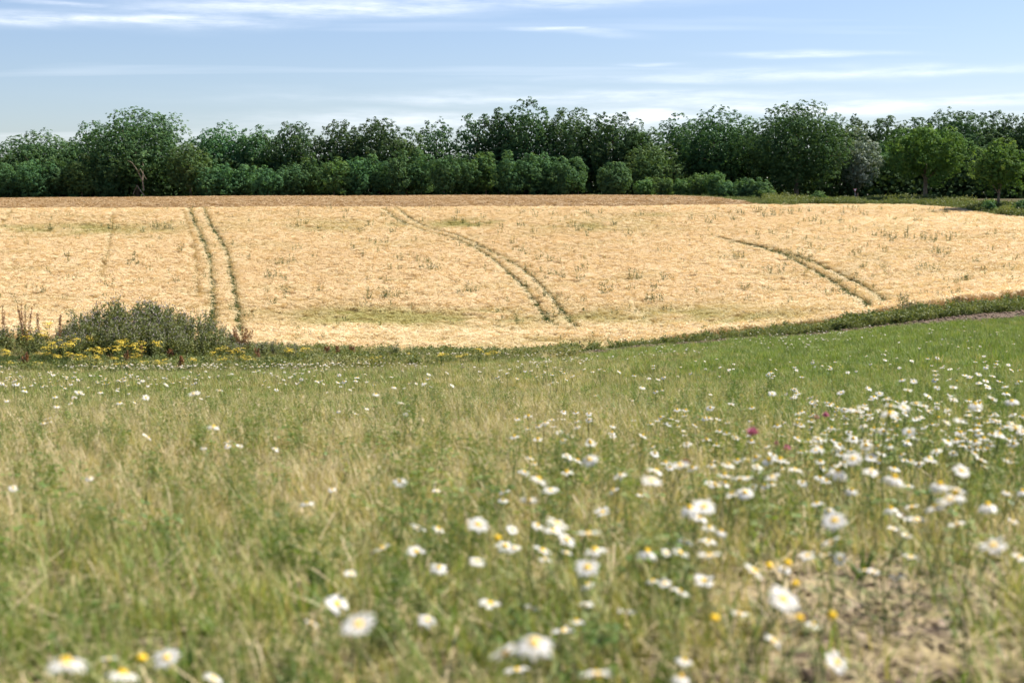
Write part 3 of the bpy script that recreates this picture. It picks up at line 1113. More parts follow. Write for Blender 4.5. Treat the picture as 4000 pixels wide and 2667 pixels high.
for part, where in ((hl, 'of the hedge left of the huge domed crown'), (hr, 'of the hedge below the beeches')):
    for i, (u, vt, wp) in enumerate(part):
        lb = 'bushy green tree, %s from the left %s' % (ORD[i], where)
        kd = ('ash', 'ash', 'shrub', 'ash', 'oak', 'ash', 'ash')[i * 5 % 7]
        wob_ = ((i * 29) % 13 - 6)
        tree(u + wob_, vt + wob_ * 2.4, wp * (1 + wob_ * .03), 294 + (i * 37 % 11) * .6, kd, lb, HEDGE, foot=.02, leaf=.30, dens=1.0, name='hedge_tree', cat='tree', trunk=.12)

tree(2398, 628, 132, 288, 'ash', 'lone egg-shaped green bush standing out against the dark wood', foot=.01, leaf=.30, dens=1.25, name='round_bush', cat='bush', trunk=.1)
SHR = [(2520, 692, 80, 'pale green low shrub just right of the egg-shaped bush'), (2590, 694, 90, 'second pale low shrub right of the egg-shaped bush'),
       (2665, 692, 90, 'third pale low shrub, below the brownish tree'), (2735, 672, 100, 'upright leafy shrub at the brow of the wheat'),
       (2790, 668, 80, 'ragged shrub with light tips beside the brow of the wheat'), (2835, 705, 90, 'dark green shrub left of the oak foot'),
       (2905, 695, 80, 'blue-green shrub at the left foot of the biggest oak'), (2962, 698, 90, 'rounded dark shrub under the biggest oak'),
       (2985, 735, 90, 'low sunlit yellow-green shrub by the wheat end')]
for i, (u, vt, wp, lb) in enumerate(SHR):
    tree(u, vt, wp, 284 - i * 3.5 if u < 2850 else 262 - i * 2, 'shrub' if 'dark' not in lb and 'blue' not in lb else 'ash', lb,
         'low shrubs at the foot of the wood', foot=.0, leaf=.28, dens=1.15, name='shrub', cat='shrub', trunk=.06)
tree(3190, 748, 62, 178, 'shrub', 'small round bramble bush rising from the grassy verge', None, foot=0, leaf=.17, dens=1.2, name='bramble_bush', cat='bush', trunk=.03)
tree(3605, 482, 335, 186, 'lone', 'lone roadside tree with a bare trunk, third tall crown from the right', 'roadside trees', leaf=.27, dens=.85, name='roadside_tree', clear=2.7, trunk=.32, seed=5)
tree(3890, 552, 225, 158, 'lone', 'smaller roadside tree with a thin trunk near the right edge', 'roadside trees', leaf=.23, dens=.85, name='roadside_tree', clear=1.8, trunk=.19, seed=11)
tree(3985, 775, 70, 146, 'ash', 'dark low bush at the right edge of the barley', None, foot=0, leaf=.16, dens=1.3, name='bush', cat='bush', trunk=.03)
tree(3855, 775, 60, 153, 'ash', 'dark scrubby bush at the foot of the smaller roadside tree', None, foot=0, leaf=.16, dens=1.2, name='bush', cat='bush', trunk=.03)


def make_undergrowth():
    """Brush that closes the foot of the wood; shade is put into its leaf colour."""
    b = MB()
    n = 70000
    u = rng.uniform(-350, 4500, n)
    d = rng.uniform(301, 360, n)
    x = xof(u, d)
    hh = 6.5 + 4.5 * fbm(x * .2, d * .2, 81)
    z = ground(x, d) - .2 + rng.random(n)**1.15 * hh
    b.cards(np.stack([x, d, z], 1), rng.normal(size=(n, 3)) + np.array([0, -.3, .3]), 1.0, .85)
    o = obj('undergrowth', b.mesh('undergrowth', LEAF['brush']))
    tag(o, 'brush at the foot of the wood, shade painted into its dark leaves', 'undergrowth', kind='stuff')


make_undergrowth()


# ------------------------------------------------------------------ verge by the road
def tall_weed_proto(seed, h, n=10, leafy=.5, lf=.10):
    r = np.random.default_rng(seed)
    b = MB()
    for i in range(n):
        a = r.random() * 6.28
        q = .16 * math.sqrt(r.random())
        p = np.array([q * math.cos(a), q * math.sin(a), 0])
        hh = h * r.uniform(.55, 1.05)
        tip = b.blade(p, a, hh, r.uniform(.05, .4), .02, r.random(), 3)
        k = int(10 * leafy) + 2
        s = r.uniform(.15, 1, k)[:, None]
        C = p + s * (tip - p) + r.normal(size=(k, 3)) * .05
        b.cards(C, r.normal(size=(k, 3)) + [0, 0, .4], lf * r.uniform(.6, 1.3, k), .42, t=r.random(k), r=r)
    return b


M_VERGE = leaf_mat('verge_growth', [(0, (0.055, 0.09, 0.028)), (.4, (0.11, 0.15, 0.045)), (.75, (0.21, 0.225, 0.085)), (1, (0.38, 0.33, 0.165))], trans=.32, instancer=True)


def make_verge():
    protos = [tall_weed_proto(700 + i, .75, 14, .7, .12) for i in range(5)]
    meshes = [p.mesh('verge_tuft', M_VERGE) for p in protos]
    n = 16000
    u = rng.uniform(2450, 4400, n)
    off = rng.random(n)**1.2 * np.interp(u, [2400, 2900, 3050, 3500, 4400], [.8, 2, 14, 22, 22])
    d = barley_far(u) + .6 + off + (u < 2950) * rng.uniform(-.2, .8, n)
    x = xof(u, d)
    n2 = 4200
    u2 = rng.uniform(1900, 3100, n2)
    d2 = wheat_far(u2) + rng.random(n2) * np.interp(u2, [1900, 2500, 2800, 3100], [2, 4, 45, 30]) + .5
    x2 = xof(u2, d2)
    X, Y, U = np.concatenate([x, x2]), np.concatenate([d, d2]), np.concatenate([u, u2])
    keep = rng.random(len(X)) < np.where(Y > 177, 1, np.where(U < 2850, .03 + .22 * ((U > 2480) & (U < 2570)), np.where(U < 2980, .4, 1)))
    X, Y, U = X[keep], Y[keep], U[keep]
    z = ground(X, Y)
    S = rng.uniform(.6, 1.5, len(X)) * np.where(U < 2980, .5, 1) * (.55 + .9 * vnoise(X * .3, Y * .3, 91)) * np.where(Y > 200, 1.2, 1)
    tone = np.clip(.06 + .65 * fbm(X * .25, Y * .3, 92) + rng.normal(size=len(X)) * .08, 0, .75)
    rot = np.stack([rng.normal(size=len(X)) * .1, rng.normal(size=len(X)) * .1, rng.random(len(X)) * 6.28], 1)
    scatter('verge_grass', meshes, np.stack([X, Y, z], 1), rot, S, rng.integers(0, 5, len(X)), {'tone': tone},
            'rank green grass and nettles on the verge beyond the barley', 'grass')


make_verge()


# ------------------------------------------------------------------ wheel-track weeds, field margin, bank
def make_track_weeds():
    protos = [tall_weed_proto(720 + i, .38, 12, .3) for i in range(4)]
    meshes = [p.mesh('track_tuft', M_WEEDI) for p in protos]
    PX, PY = [], []
    for P, hw, miss in TR[:7]:
        s = np.concatenate([[0], np.cumsum(np.linalg.norm(np.diff(P, axis=0), axis=1))])
        n = int(s[-1] * 24 * miss)
        q = rng.random(n) * s[-1]
        keep = rng.random(n) < .6 + .5 * vnoise(q * .25, q * 0 + hw * 50, 17)
        q = q[keep]
        PX.append(np.interp(q, s, P[:, 0]) + rng.normal(size=len(q)) * hw * .28)
        PY.append(np.interp(q, s, P[:, 1]) + rng.normal(size=len(q)) * hw * .45)
    X, Y = np.concatenate(PX), np.concatenate(PY)
    n = len(X)
    rot = np.stack([rng.normal(size=n) * .1, rng.normal(size=n) * .1, rng.random(n) * 6.28], 1)
    scatter('track_weeds', meshes, np.stack([X, Y, ground(X, Y)], 1), rot, rng.uniform(.85, 1.1, n), rng.integers(0, 4, n),
            {'tone': np.clip(rng.normal(size=n) * .12 + .33, 0, .7)}, 'low green weeds growing along the wheel tracks in the barley', 'weeds')


def make_margin():
    """Mixed growth between the meadow and the barley."""
    protos = [tall_weed_proto(740 + i, .42, 12, .7) for i in range(4)] + [grass_proto(760 + i, 30, .42, .16, .011, .15, 3) for i in range(4)]
    meshes = [p.mesh('margin_tuft', M_VERGE) for p in protos[:4]] + [p.mesh('margin_grass_tuft', M_GRASS) for p in protos[4:]]
    n = 19000
    u = rng.uniform(-350, 2250, n)
    d = meadow_far(u) - 1.2 + rng.random(n) * np.interp(u, [-350, 900, 1400, 2250], [19, 19, 14, 9])
    X = xof(u, d)
    I = np.where(rng.random(n) < .3, rng.integers(0, 4, n), rng.integers(4, 8, n))
    S = (.25 + .8 * rng.random(n)**2) * (.40 + .8 * fbm(X * .5, d * .5, 101))
    tone = np.clip(.08 + .9 * fbm(X * .45, d * .35, 102) - .05 + rng.normal(size=n) * .12, 0, .75)
    # fresh green leafy patch in front of the docks at the left
    fresh = (u < 270) & (d > 37.5) & (d < 45)
    S[fresh] *= .55
    tone[fresh] = rng.uniform(0, .12, fresh.sum())
    I[fresh] = rng.integers(0, 4, fresh.sum())
    # right bank: weeds between the bare soil and the barley
    n2 = 9500
    u2 = rng.uniform(2030, 4400, n2)
    lo = np.interp(u2, [2030, 2450, 2700, 3100, 3400, 4400], [47.5, 49, 52.5, 51.5, 50.5, 50])
    hi = barley_near(u2) - .3
    d2 = lo + rng.random(n2) * (hi - lo)
    X2 = xof(u2, d2)
    dn = np.interp(u2, [2030, 2150, 2420, 2480, 2950, 3100, 3300, 4400], [.6, 1, .9, .25, .3, .8, 1, 1])
    k = rng.random(n2) < dn * np.clip((fbm(X2 * .6, d2 * .6, 103) - .42) * 6, .03, 1)
    u2, d2, X2 = u2[k], d2[k], X2[k]
    S2 = (.18 + .85 * rng.random(len(u2))**2.6) * (.35 + 1.0 * fbm(X2 * .7, d2 * .7, 104))
    S2 *= np.interp(u2, [2400, 3200, 4400], [.9, 1.25, 1.3])
    t2 = np.clip(rng.normal(size=len(u2)) * .17 + .36, 0, .7)
    X, d, I = np.concatenate([X, X2]), np.concatenate([d, d2]), np.concatenate([I, rng.integers(0, 4, len(u2))])
    S, tone = np.concatenate([S, S2]), np.concatenate([tone, t2])
    n = len(X)
    rot = np.stack([rng.normal(size=n) * .12, rng.normal(size=n) * .12, rng.random(n) * 6.28], 1)
    scatter('margin_growth', meshes, np.stack([X, d, ground(X, d)], 1), rot, S, I, {'tone': tone},
            'rough green and straw-coloured growth along the field margin', 'weeds')


M_SOIL = solid_mat('soil_clod', (0.09, 0.062, 0.04), (0.21, 0.15, 0.10), 14.0, 0.95, 0.01)
M_STONE = solid_mat('field_stone', (0.28, 0.24, 0.20), (0.52, 0.47, 0.41), 9.0, 0.85, 0.02)
M_WHITESTONE = solid_mat('chalk_stone', (0.55, 0.50, 0.45), (0.80, 0.77, 0.72), 6.0, 0.8, 0.02)


def lump(seed, squash=.7, n=3, rough=.25):
    """A knobbly stone or clod of unit radius."""
    import bmesh
    bm = bmesh.new()
    bmesh.ops.create_icosphere(bm, subdivisions=n, radius=1.0)
    r = np.random.default_rng(seed)
    K = r.normal(size=(7, 3))
    K /= np.linalg.norm(K, axis=1, keepdims=True)
    cut = r.uniform(.62, .95, 7)
    for v in bm.verts:
        p = np.array(v.co)
        for q, c in zip(K, cut):
            e = p @ q - c
            if e > 0:
                p = p - q * e * .85
        f = 1 + rough * (vnoise(np.array([p[0] * 3 + 9]), np.array([p[1] * 3 + p[2] * 2.3]), seed)[0] - .5)
        v.co = Vector((p[0] * f, p[1] * f, p[2] * f * squash))
    me = bpy.data.meshes.new('lump')
    bm.to_mesh(me)
    bm.free()
    return me


def make_clods():
    meshes = []
    for i in range(4):
        me = lump(800 + i, .65, 2, .5)
        me.materials.append(M_SOIL)
        meshes.append(me)
    n = 5200
    u = rng.uniform(2000, 4400, n)
    lo = meadow_far(u) - .5
    d = lo + rng.random(n) * (np.interp(u, [2000, 2600, 3200, 4400], [6, 11, 10, 9]))
    X = xof(u, d)
    S = np.clip(np.exp(rng.normal(size=n) * .55) * .028, 0, .07)
    # a little bare soil in the near corner and on the margin by the boulders
    n2 = 2600
    u2 = rng.uniform(2350, 4300, n2)
    d2 = rng.uniform(1.7, 3.3, n2)
    X2 = xof(u2, d2)
    k = rng.random(n2) < bareness(X2, d2, u2)
    X2, d2 = X2[k], d2[k]
    n3 = 500
    u3 = rng.uniform(380, 1900, n3)
    d3 = rng.uniform(35.0, 37.0, n3)
    k3 = fbm(u3 / 90, d3, 105) > .5
    u3, d3 = u3[k3], d3[k3]
    X = np.concatenate([X, X2, xof(u3, d3)])
    d = np.concatenate([d, d2, d3])
    S = np.concatenate([S, np.exp(rng.normal(size=len(X2)) * .6) * .007, np.exp(rng.normal(size=len(u3)) * .4) * .06])
    n = len(X)
    scatter('soil_clods', meshes, np.stack([X, d, ground(X, d) + S * .2], 1), rng.random((n, 3)) * [.6, .6, 6.28], S, rng.integers(0, 4, n), {},
            'crumbly brown clods of turned soil along the bank', 'soil')


def make_litter():
    """Dead straw lying between the plants."""
    meshes = []
    for i in range(4):
        r = np.random.default_rng(820 + i)
        b = MB()
        for k in range(9):
            a = r.random() * 6.28
            p = np.array([r.normal() * .05, r.normal() * .05, .004 + r.random() * .02])
            q = p + np.array([math.cos(a), math.sin(a), r.normal() * .12]) * r.uniform(.05, .16)
            wv = np.array([-math.sin(a), math.cos(a), 0]) * .0013
            b.add([p - wv, p + wv, q + wv, q - wv], [[0, 1, 2, 3]], r.uniform(.5, 1))
        meshes.append(b.mesh('straw_litter', M_GRASS))
    X, Y = wedge(5200, 1.3, 8, lambda q: 1 / q, 1.0)
    n = len(X)
    scatter('straw_litter', meshes, np.stack([X, Y, ground(X, Y)], 1), np.stack([np.zeros(n), np.zeros(n), rng.random(n) * 6.28], 1),
            rng.uniform(.7, 1.3, n), rng.integers(0, 4, n), {'tone': rng.uniform(.5, .75, n)}, 'dead straw lying between the meadow plants', 'litter')


make_track_weeds()
make_margin()
make_clods()
make_litter()

# ------------------------------------------------------------------ stones, stake, sign
for (u, v, wp, hp, m, lb) in (
        (553, 1462, 52, 30, M_STONE, 'brown boulder with a flat top at the near edge of the weeds'),
        (436, 1462, 20, 18, M_STONE, 'small upright stone left of the brown boulder'),
        (563, 1402, 30, 16, M_WHITESTONE, 'white stone lying among the ragwort'),
        (480, 1466, 16, 8, M_STONE, 'small flat stone between the upright stone and the boulder')):
    x, d = hit(u, v, 0.0)
    sc_ = d / F
    me = lump(int(u), 1.0, 3, .3)
    me.materials.append(m)
    o = obj('stone', me, None, (x, d, g1(x, d) + hp * sc_ * .42), (0, 0, rng.random() * 6), (wp * sc_ * .5, wp * sc_ * .42, hp * sc_ * .6))
    tag(o, lb, 'stone', 'stones in the field margin')

x, d = hit(2263, 1340, .66, 58)
b = MB()
b.tube([(0, 0, -.15), (.01, 0, .4), (.03, .01, .78), (.035, .01, .80)], [.035, .035, .032, .02], 8)
o = obj('stake', b.mesh('stake', solid_mat('weathered_wood', (.05, .045, .045), (.13, .11, .10), 20, .9), True), None, (x, d, g1(x, d)))
tag(o, 'short dark wooden stake standing at the near edge of the barley', 'stake')


def paint(name, c, rough=.4):
    return solid_mat(name, c, tuple(min(1, q * 1.12) for q in c), 30, rough)


def make_sign():
    d = 262.0
    x = xof(3333, d)
    zg = g1(x, d)
    top = at(3333, 737, d)[2] - zg
    t = thing('yield_sign', 'small white triangular yield sign with red border before the dark wood', 'road sign', (x, d, zg), R(6))
    b = MB()
    b.tube([(0, .03, -.2), (0, .03, top - .05)], [.038, .038], 10)
    obj('post', b.mesh('post', paint('galvanised', (.36, .38, .40)), True), t)
    import bmesh

    def tri(side, y0, y1, cut):
        c = []
        for k in range(3):
            a = math.pi * .5 + math.pi + k * 2.0944
            p = np.array([math.cos(a), math.sin(a)]) * side / math.sqrt(3)
            for s in (-.5, -.17, .17, .5):
                q = a + s * 2.0944
                c.append(p * (1 - cut) + np.array([math.cos(q), math.sin(q)]) * side / math.sqrt(3) * cut * .5)
        c = np.array(c)
        bm = bmesh.new()
        f = bm.faces.new([bm.verts.new((p[0], y0, p[1])) for p in c])
        e = bmesh.ops.extrude_face_region(bm, geom=[f])
        for v in [g for g in e['geom'] if isinstance(g, bmesh.types.BMVert)]:
            v.co.y = y1
        bmesh.ops.recalc_face_normals(bm, faces=bm.faces)
        me = bpy.data.meshes.new('plate')
        bm.to_mesh(me)
        bm.free()
        return me
    side = .74
    for nm, s, y0, y1, m in (('border_plate', side, -.012, .0, paint('sign_red', (.52, .02, .035))), ('white_field', side * .68, -.018, -.0125, paint('sign_white', (.80, .80, .80)))):
        me = tri(s, y0, y1, .16)
        me.materials.append(m)
        obj(nm, me, t, (0, 0, top - side * .30))
    b = MB()
    b.tube([(-.05, .012, 0), (.05, .012, 0)], [.02, .02], 6)
    obj('clamp', b.mesh('clamp', paint('clamp_steel', (.3, .31, .32))), t, (0, 0, top - side * .22))


make_sign()

# ------------------------------------------------------------------ thistles
M_THISTLE = leaf_mat('thistle_leaves', [(0, (0.075, 0.098, 0.034)), (.5, (0.132, 0.16, 0.055)), (1, (0.22, 0.24, 0.095))], trans=.28)
M_THFL = leaf_mat('thistle_heads', [(0, (0.18, 0.16, 0.13)), (.35, (0.28, 0.23, 0.24)), (.6, (0.38, 0.29, 0.37)), (.78, (0.46, 0.39, 0.37)), (1, (0.68, 0.62, 0.56))], trans=.2)
M_FLUFF = leaf_mat('thistle_down', [(0, (0.36, 0.28, 0.22)), (.5, (0.62, 0.54, 0.47)), (1, (0.82, 0.77, 0.71))], trans=.3)


def thistle_meshes(seed, fluff=0.3):
    r = np.random.default_rng(seed)
    b, fl = MB(), MB()
    for s in range(3):
        a0 = r.random() * 6.28
        ln = r.uniform(.05, .28)
        p0 = np.array([r.normal() * .06, r.normal() * .06, 0])
        hh = r.uniform(.78, 1.0)
        p2 = p0 + np.array([math.cos(a0) * ln, math.sin(a0) * ln, hh])
        p1 = (p0 + p2) / 2 + r.normal(size=3) * .02
        b.tube([p0, p1, p2], [.009, .007, .004], 4, .35)
        for k in range(40):
            q = r.uniform(.08, 1.0)
            c = p0 + (p2 - p0) * q
            a = r.random() * 6.28
            dr = np.array([math.cos(a), math.sin(a), r.uniform(-.2, .5)])
            L = r.uniform(.09, .18) * (1.15 - .5 * q)
            b.cards([c + dr * L * .5], [np.array([0, 0, 1]) + r.normal(size=3) * .5], L, .34, t=[r.random()], r=r, up=[dr])
        for k in range(4):
            a = r.random() * 6.28
            L = r.uniform(.05, .17)
            st = p0 + (p2 - p0) * r.uniform(.7, .98)
            e = st + np.array([math.cos(a) * L * .7, math.sin(a) * L * .7, L * .75])
            b.tube([st, e], [.004, .003], 3, .4)
            b.cards([st + (e - st) * .5], [r.normal(size=3)], .07, .35, r=r)
            for j in range(r.integers(1, 3)):
                ee = e + r.normal(size=3) * .025
                pale = r.random() < fluff
                fl.ball(ee, .010 if not pale else .014, r.uniform(.75, 1) if pale else r.uniform(0, .6), 5, 3, 1.3)
    return b.mesh('thistle', M_THISTLE), fl.mesh('flower_heads', M_THFL)


TH = [thistle_meshes(900 + i, .12 + .1 * (i % 4)) for i in range(8)]


def thicket(name, label, cat, us, tops, d0, d1, n, front=.55, group=None):
    uc, dc = (us[0] + us[-1]) / 2, (d0 + d1) / 2
    x0 = xof(uc, dc)
    root = thing(name, label, cat, (x0, dc, g1(x0, dc)), 0, group)
    r = np.random.default_rng(int(uc))
    for i in range(n):
        u = r.uniform(us[0], us[-1])
        q = r.random()
        d = d0 + (d1 - d0) * q
        x = xof(u, d)
        zg = g1(x, d)
        vt = np.interp(u, us, tops) + r.uniform(0, 22)
        h = (at(u, vt, d)[2] - zg)
        h *= front + (1 - front) * min(1, q * 1.5)
        if h < .2:
            continue
        k = r.integers(0, len(TH))
        s = h * r.uniform(.95, 1.1)
        p = obj('thistle', TH[k][0], root, (x - x0, d - dc, zg - root.location.z), (r.normal() * .06, r.normal() * .06, r.random() * 6.28), (max(.9, s * .9), max(.9, s * .9), s))
        obj('flower_heads', TH[k][1], p)['kind'] = 'stuff'
    return root


thicket('thistle_thicket', 'big dark green mound of thistles with dull lilac heads left of the wheel tracks', 'thistle thicket',
        [195, 240, 330, 430, 560, 650, 735], [1312, 1262, 1212, 1180, 1176, 1195, 1228], 44.0, 50.5, 210, .5)
thicket('thistle_thicket', 'smaller thistle stand with purple tops at the right shoulder of the big mound', 'thistle thicket',
        [735, 790, 850, 900, 950], [1212, 1208, 1245, 1290, 1330], 44.5, 49, 46, .6)
thicket('thistle_thicket', 'ragged green weed stand with rusty docks at the left photo edge', 'thistle thicket',
        [-150, 0, 60, 130, 170], [1262, 1255, 1245, 1260, 1300], 46, 49, 30, .6)
thicket('thistle_thicket', 'low thin thistle growth right of the rusty dock bush', 'thistle thicket',
        [970, 1040, 1120, 1180], [1330, 1322, 1330, 1365], 44.5, 48, 26, .7)
thicket('thistle_plant', 'single tall grey-green thistle before the barley, right of the three rusty docks', 'thistle',
        [1490, 1530, 1550], [1345, 1318, 1350], 45.5, 46.5, 5, .8)
thicket('thistle_plant', 'thistle with white tufts sticking up on the right bank beside the wheel tracks', 'thistle',
        [3495, 3530, 3570], [1150, 1138, 1155], 54, 55, 5, .8)


def seed_thistle(i, u, v):
    d = 44.6 + (i * 7 % 5) * .3
    x = xof(u, d)
    zg = g1(x, d)
    h = max(.22, at(u, v, d)[2] - zg)
    r = np.random.default_rng(950 + i)
    b, fl = MB(), MB()
    for k in range(7):
        a = r.random() * 6.28
        e = np.array([math.cos(a) * .13 * r.random(), math.sin(a) * .13 * r.random(), h * r.uniform(.7, 1.0)])
        b.tube([(0, 0, 0), e * [.4, .4, .55], e], [.007, .005, .003], 4, .5)
        c = e * r.uniform(.2, .8, (5, 1)) + r.normal(size=(5, 3)) * .03
        b.cards(c, r.normal(size=(5, 3)), .09, .35, r=r)
        fl.ball(e, r.uniform(.018, .034), r.uniform(.5, 1), 7, 5, .8)
        fl.cards(e + r.normal(size=(9, 3)) * .018, r.normal(size=(9, 3)), .022, .5, t=r.uniform(.6, 1, 9), r=r)
    t = thing('seeding_thistle', 'thistle gone to white down, %s from the left in the pale row by the ragwort' % ORD[i], 'thistle', (x, d, zg), r.random() * 6.28, 'thistles gone to seed')
    obj('stems', b.mesh('stems', M_THISTLE), t)
    obj('down_heads', fl.mesh('down_heads', M_FLUFF), t)['kind'] = 'stuff'


for i, (u, v) in enumerate([(1572, 1395), (1595, 1382), (1640, 1408), (1668, 1402), (1715, 1405), (1768, 1378), (1795, 1395), (1830, 1390), (1888, 1392), (1948, 1372), (1980, 1395)]):
    seed_thistle(i, u, v)

# ------------------------------------------------------------------ ragwort
M_RAG = leaf_mat('ragwort_flowers', [(0, (0.60, 0.40, 0.03)), (.5, (0.76, 0.57, 0.06)), (1, (0.84, 0.70, 0.13))], trans=.25, tr_tint=(1, 1, 1))
M_RAGL = leaf_mat('ragwort_leaves', [(0, (0.05, 0.085, 0.02)), (.5, (0.11, 0.15, 0.04)), (1, (0.20, 0.22, 0.075))], trans=.3)


def ragwort_meshes(seed):
    r = np.random.default_rng(seed)
    b = MB()
    heads = []
    for s in range(r.integers(4, 7)):
        a = r.random() * 6.28
        ln = r.uniform(.06, .30)
        p2 = np.array([math.cos(a) * ln, math.sin(a) * ln, r.uniform(.75, 1.0)])
        b.tube([(0, 0, 0), p2 * [.4, .4, .55], p2], [.006, .005, .003], 4, .4)
        k = 16
        C = p2 * r.uniform(.08, .92, (k, 1)) + r.normal(size=(k, 3)) * .03
        b.cards(C, r.normal(size=(k, 3)) + [0, 0, .5], r.uniform(.05, .11, k), .4, r=r)
        f = MB()
        k = 26
        q = r.normal(size=(k, 2)) * .072
        C = np.stack([q[:, 0], q[:, 1], .03 - 2.6 * (q**2).sum(1) + r.normal(size=k) * .008], 1)
        f.cards(C, np.stack([q[:, 0] * 3, q[:, 1] * 3, np.ones(k)], 1) + r.normal(size=(k, 3)) * .3, .042, .95, r=r)
        for c in C[::3]:
            b.tube([p2 - [0, 0, .05], p2 + c], [.002, .0015], 3, .4)
        heads.append((f.mesh('flower_cluster', M_RAG), p2))
    return b.mesh('stems_and_leaves', M_RAGL), heads


RG = [ragwort_meshes(1000 + i) for i in range(5)]
RW = [(690, 490), (600, 580), (400, 610), (650, 650), (430, 700), (850, 750), (760, 830), (1015, 810), (1100, 665), (1170, 735), (1360, 700), (880, 990), (1200, 1000),
      (1460, 1000), (1560, 900), (1720, 870), (1910, 750), (2010, 840), (2130, 780), (2180, 870), (2050, 980), (1760, 1030), (540, 1110), (180, 1090), (80, 1100), (700, 1130),
      (1500, 1110), (1860, 1160), (2240, 1090)]
RW = [(x / 3.92, 1130 + y / 3.92) for x, y in RW]
RW += [(600 + x / 3.92, 1130 + y / 3.92) for x, y in [(1050, 860), (1170, 930), (900, 945), (1060, 1035), (1360, 1000), (1480, 1020), (580, 1045), (120, 1050), (1045, 1140), (1155, 1130), (2310, 880), (2060, 890), (1330, 890)]]
RW += [(1200 + x / 1.96, 1000 + y / 1.96) for x, y in [(820, 768), (770, 800), (470, 855), (380, 905), (1030, 740), (1190, 745), (1050, 810), (1310, 705), (1430, 720), (1205, 830), (1370, 875), (530, 760)]]
_r = np.random.default_rng(5)
RW += [(float(_r.uniform(-20, 700)), float(_r.uniform(1325, 1428))) for _ in range(14)]
RW.sort()


def ordinal(n):
    one = ['first', 'second', 'third', 'fourth', 'fifth', 'sixth', 'seventh', 'eighth', 'ninth', 'tenth', 'eleventh', 'twelfth', 'thirteenth', 'fourteenth', 'fifteenth',
           'sixteenth', 'seventeenth', 'eighteenth', 'nineteenth']
    if n <= 19:
        return one[n - 1]
    ten = ['twenty', 'thirty', 'forty', 'fifty', 'sixty', 'seventy'][n // 10 - 2]
    if n % 10 == 0:
        return ten[:-1] + 'ieth'
    return ten + '-' + one[n % 10 - 1]


cnt = {}
for i, (u, v) in enumerate(RW):
    for hgt in (.75, .62, .5, .4, .3):
        q = hit(u, v, hgt, 35.5)
        if q is not None and q[1] < 50:
            break
    if q is None or q[1] > 51:
        d = float(np.clip(43 + (1440 - v) * .03, 36.5, 48))
        q = (xof(u, d), d)
    x, d = q
    zg = g1(x, d)
    h = float(np.clip(at(u, v, d)[2] - zg, .28, 1.15))
    zone = 'at the front of the left weeds' if u < 260 else 'in front of the big thistle mound' if u < 720 else 'around the rusty dock bush' if u < 1150 else 'in the pale thistle row'
    cnt[zone] = cnt.get(zone, 0) + 1
    t = thing('ragwort', 'yellow flowering ragwort, %s from the left %s' % (ordinal(cnt[zone]), zone), 'ragwort', (x, d, zg), rng.random() * 6.28, 'yellow ragwort in the margin',
              (max(.55, h), max(.55, h), h))
    me, heads = RG[i % 5]
    obj('stems_and_leaves', me, t)
    for f, p in heads:
        obj('flower_cluster', f, t, p)

# ------------------------------------------------------------------ docks
M_DOCK = leaf_mat('dock_seeds', [(0, (0.14, 0.062, 0.03)), (.5, (0.25, 0.12, 0.058)), (1, (0.38, 0.22, 0.115))], trans=.2)


def dock(u, vt, vb, wpx, label):
    q = hit(u, vb, 0.0, 35) or (xof(u, 47), 47.0)
    d = min(max(q[1], 36), 48)
    x = xof(u, d)
    zg = g1(x, d)
    h = max(.35, at(u, vt, d)[2] - zg)
    w_ = wpx * d / F * .5
    r = np.random.default_rng(int(u * 3 + vt))
    t = thing('dock', label, 'dock plant', (x, d, zg), 0, 'rusty seeding docks')
    b = MB()
    k = 30
    C = np.stack([r.normal(size=k) * w_ * .5, r.normal(size=k) * w_ * .4, r.uniform(.02, .4, k) * h], 1)
    b.cards(C, r.normal(size=(k, 3)) + [0, 0, .3], r.uniform(.10, .2, k), .4, r=r)
    obj('leaves', b.mesh('leaves', M_RAGL), t)
    for s in range(int(np.clip(wpx / 7, 3, 12))):
        f = MB()
        a = np.array([r.uniform(-1, 1) * w_, r.normal() * w_ * .4, h * r.uniform(.75, 1.0)])
        f.tube([(0, 0, 0), a * [.45, .45, .5], a], [.007, .005, .003], 4, .4)
        k = 130
        z = r.uniform(.30, 1.0, k)[:, None]
        C = a * [1, 1, 1] * z + r.normal(size=(k, 3)) * (.055 * (1.25 - z))
        f.cards(C, r.normal(size=(k, 3)), .038, .75, r=r)
        obj('seed_spike', f.mesh('seed_spike', M_DOCK), t)


for (u, vt, vb, wp, lb) in (
        (8, 1185, 1290, 22, 'rusty dock spike at the left photo edge'), (95, 1183, 1300, 62, 'dense clump of rusty dock spikes left of the thistle mound'),
        (142, 1200, 1300, 16, 'thin rusty dock spike just right of the dense dock clump'), (228, 1225, 1310, 10, 'lone small dock spike at the left foot of the thistle mound'),
        (90, 1378, 1440, 30, 'faded dock in the fresh green patch'), (420, 1380, 1430, 22, 'rusty dock among the ragwort before the mound'),
        (484, 1370, 1440, 14, 'slim dock spike left of the white stone'), (538, 1345, 1420, 16, 'taller dock spike just beside the white stone'),
        (660, 1358, 1420, 36, 'dark drooping dock right of the white stone'), (700, 1390, 1460, 8, 'single thin dock spike at the meadow edge'),
        (945, 1272, 1390, 74, 'biggest dock bush, rusty fan of spikes at the end of the wheel tracks'), (905, 1295, 1370, 40, 'shaded dock leaning beside the biggest dock bush'),
        (1276, 1345, 1400, 22, 'first of three rusty docks by the pale grass'), (1322, 1348, 1405, 26, 'second of three rusty docks by the pale grass'),
        (1373, 1345, 1400, 22, 'third of three rusty docks by the pale grass'), (1000, 1360, 1420, 20, 'brown dock stalk right of the biggest dock bush')):
    dock(u, vt, vb, wp, lb)

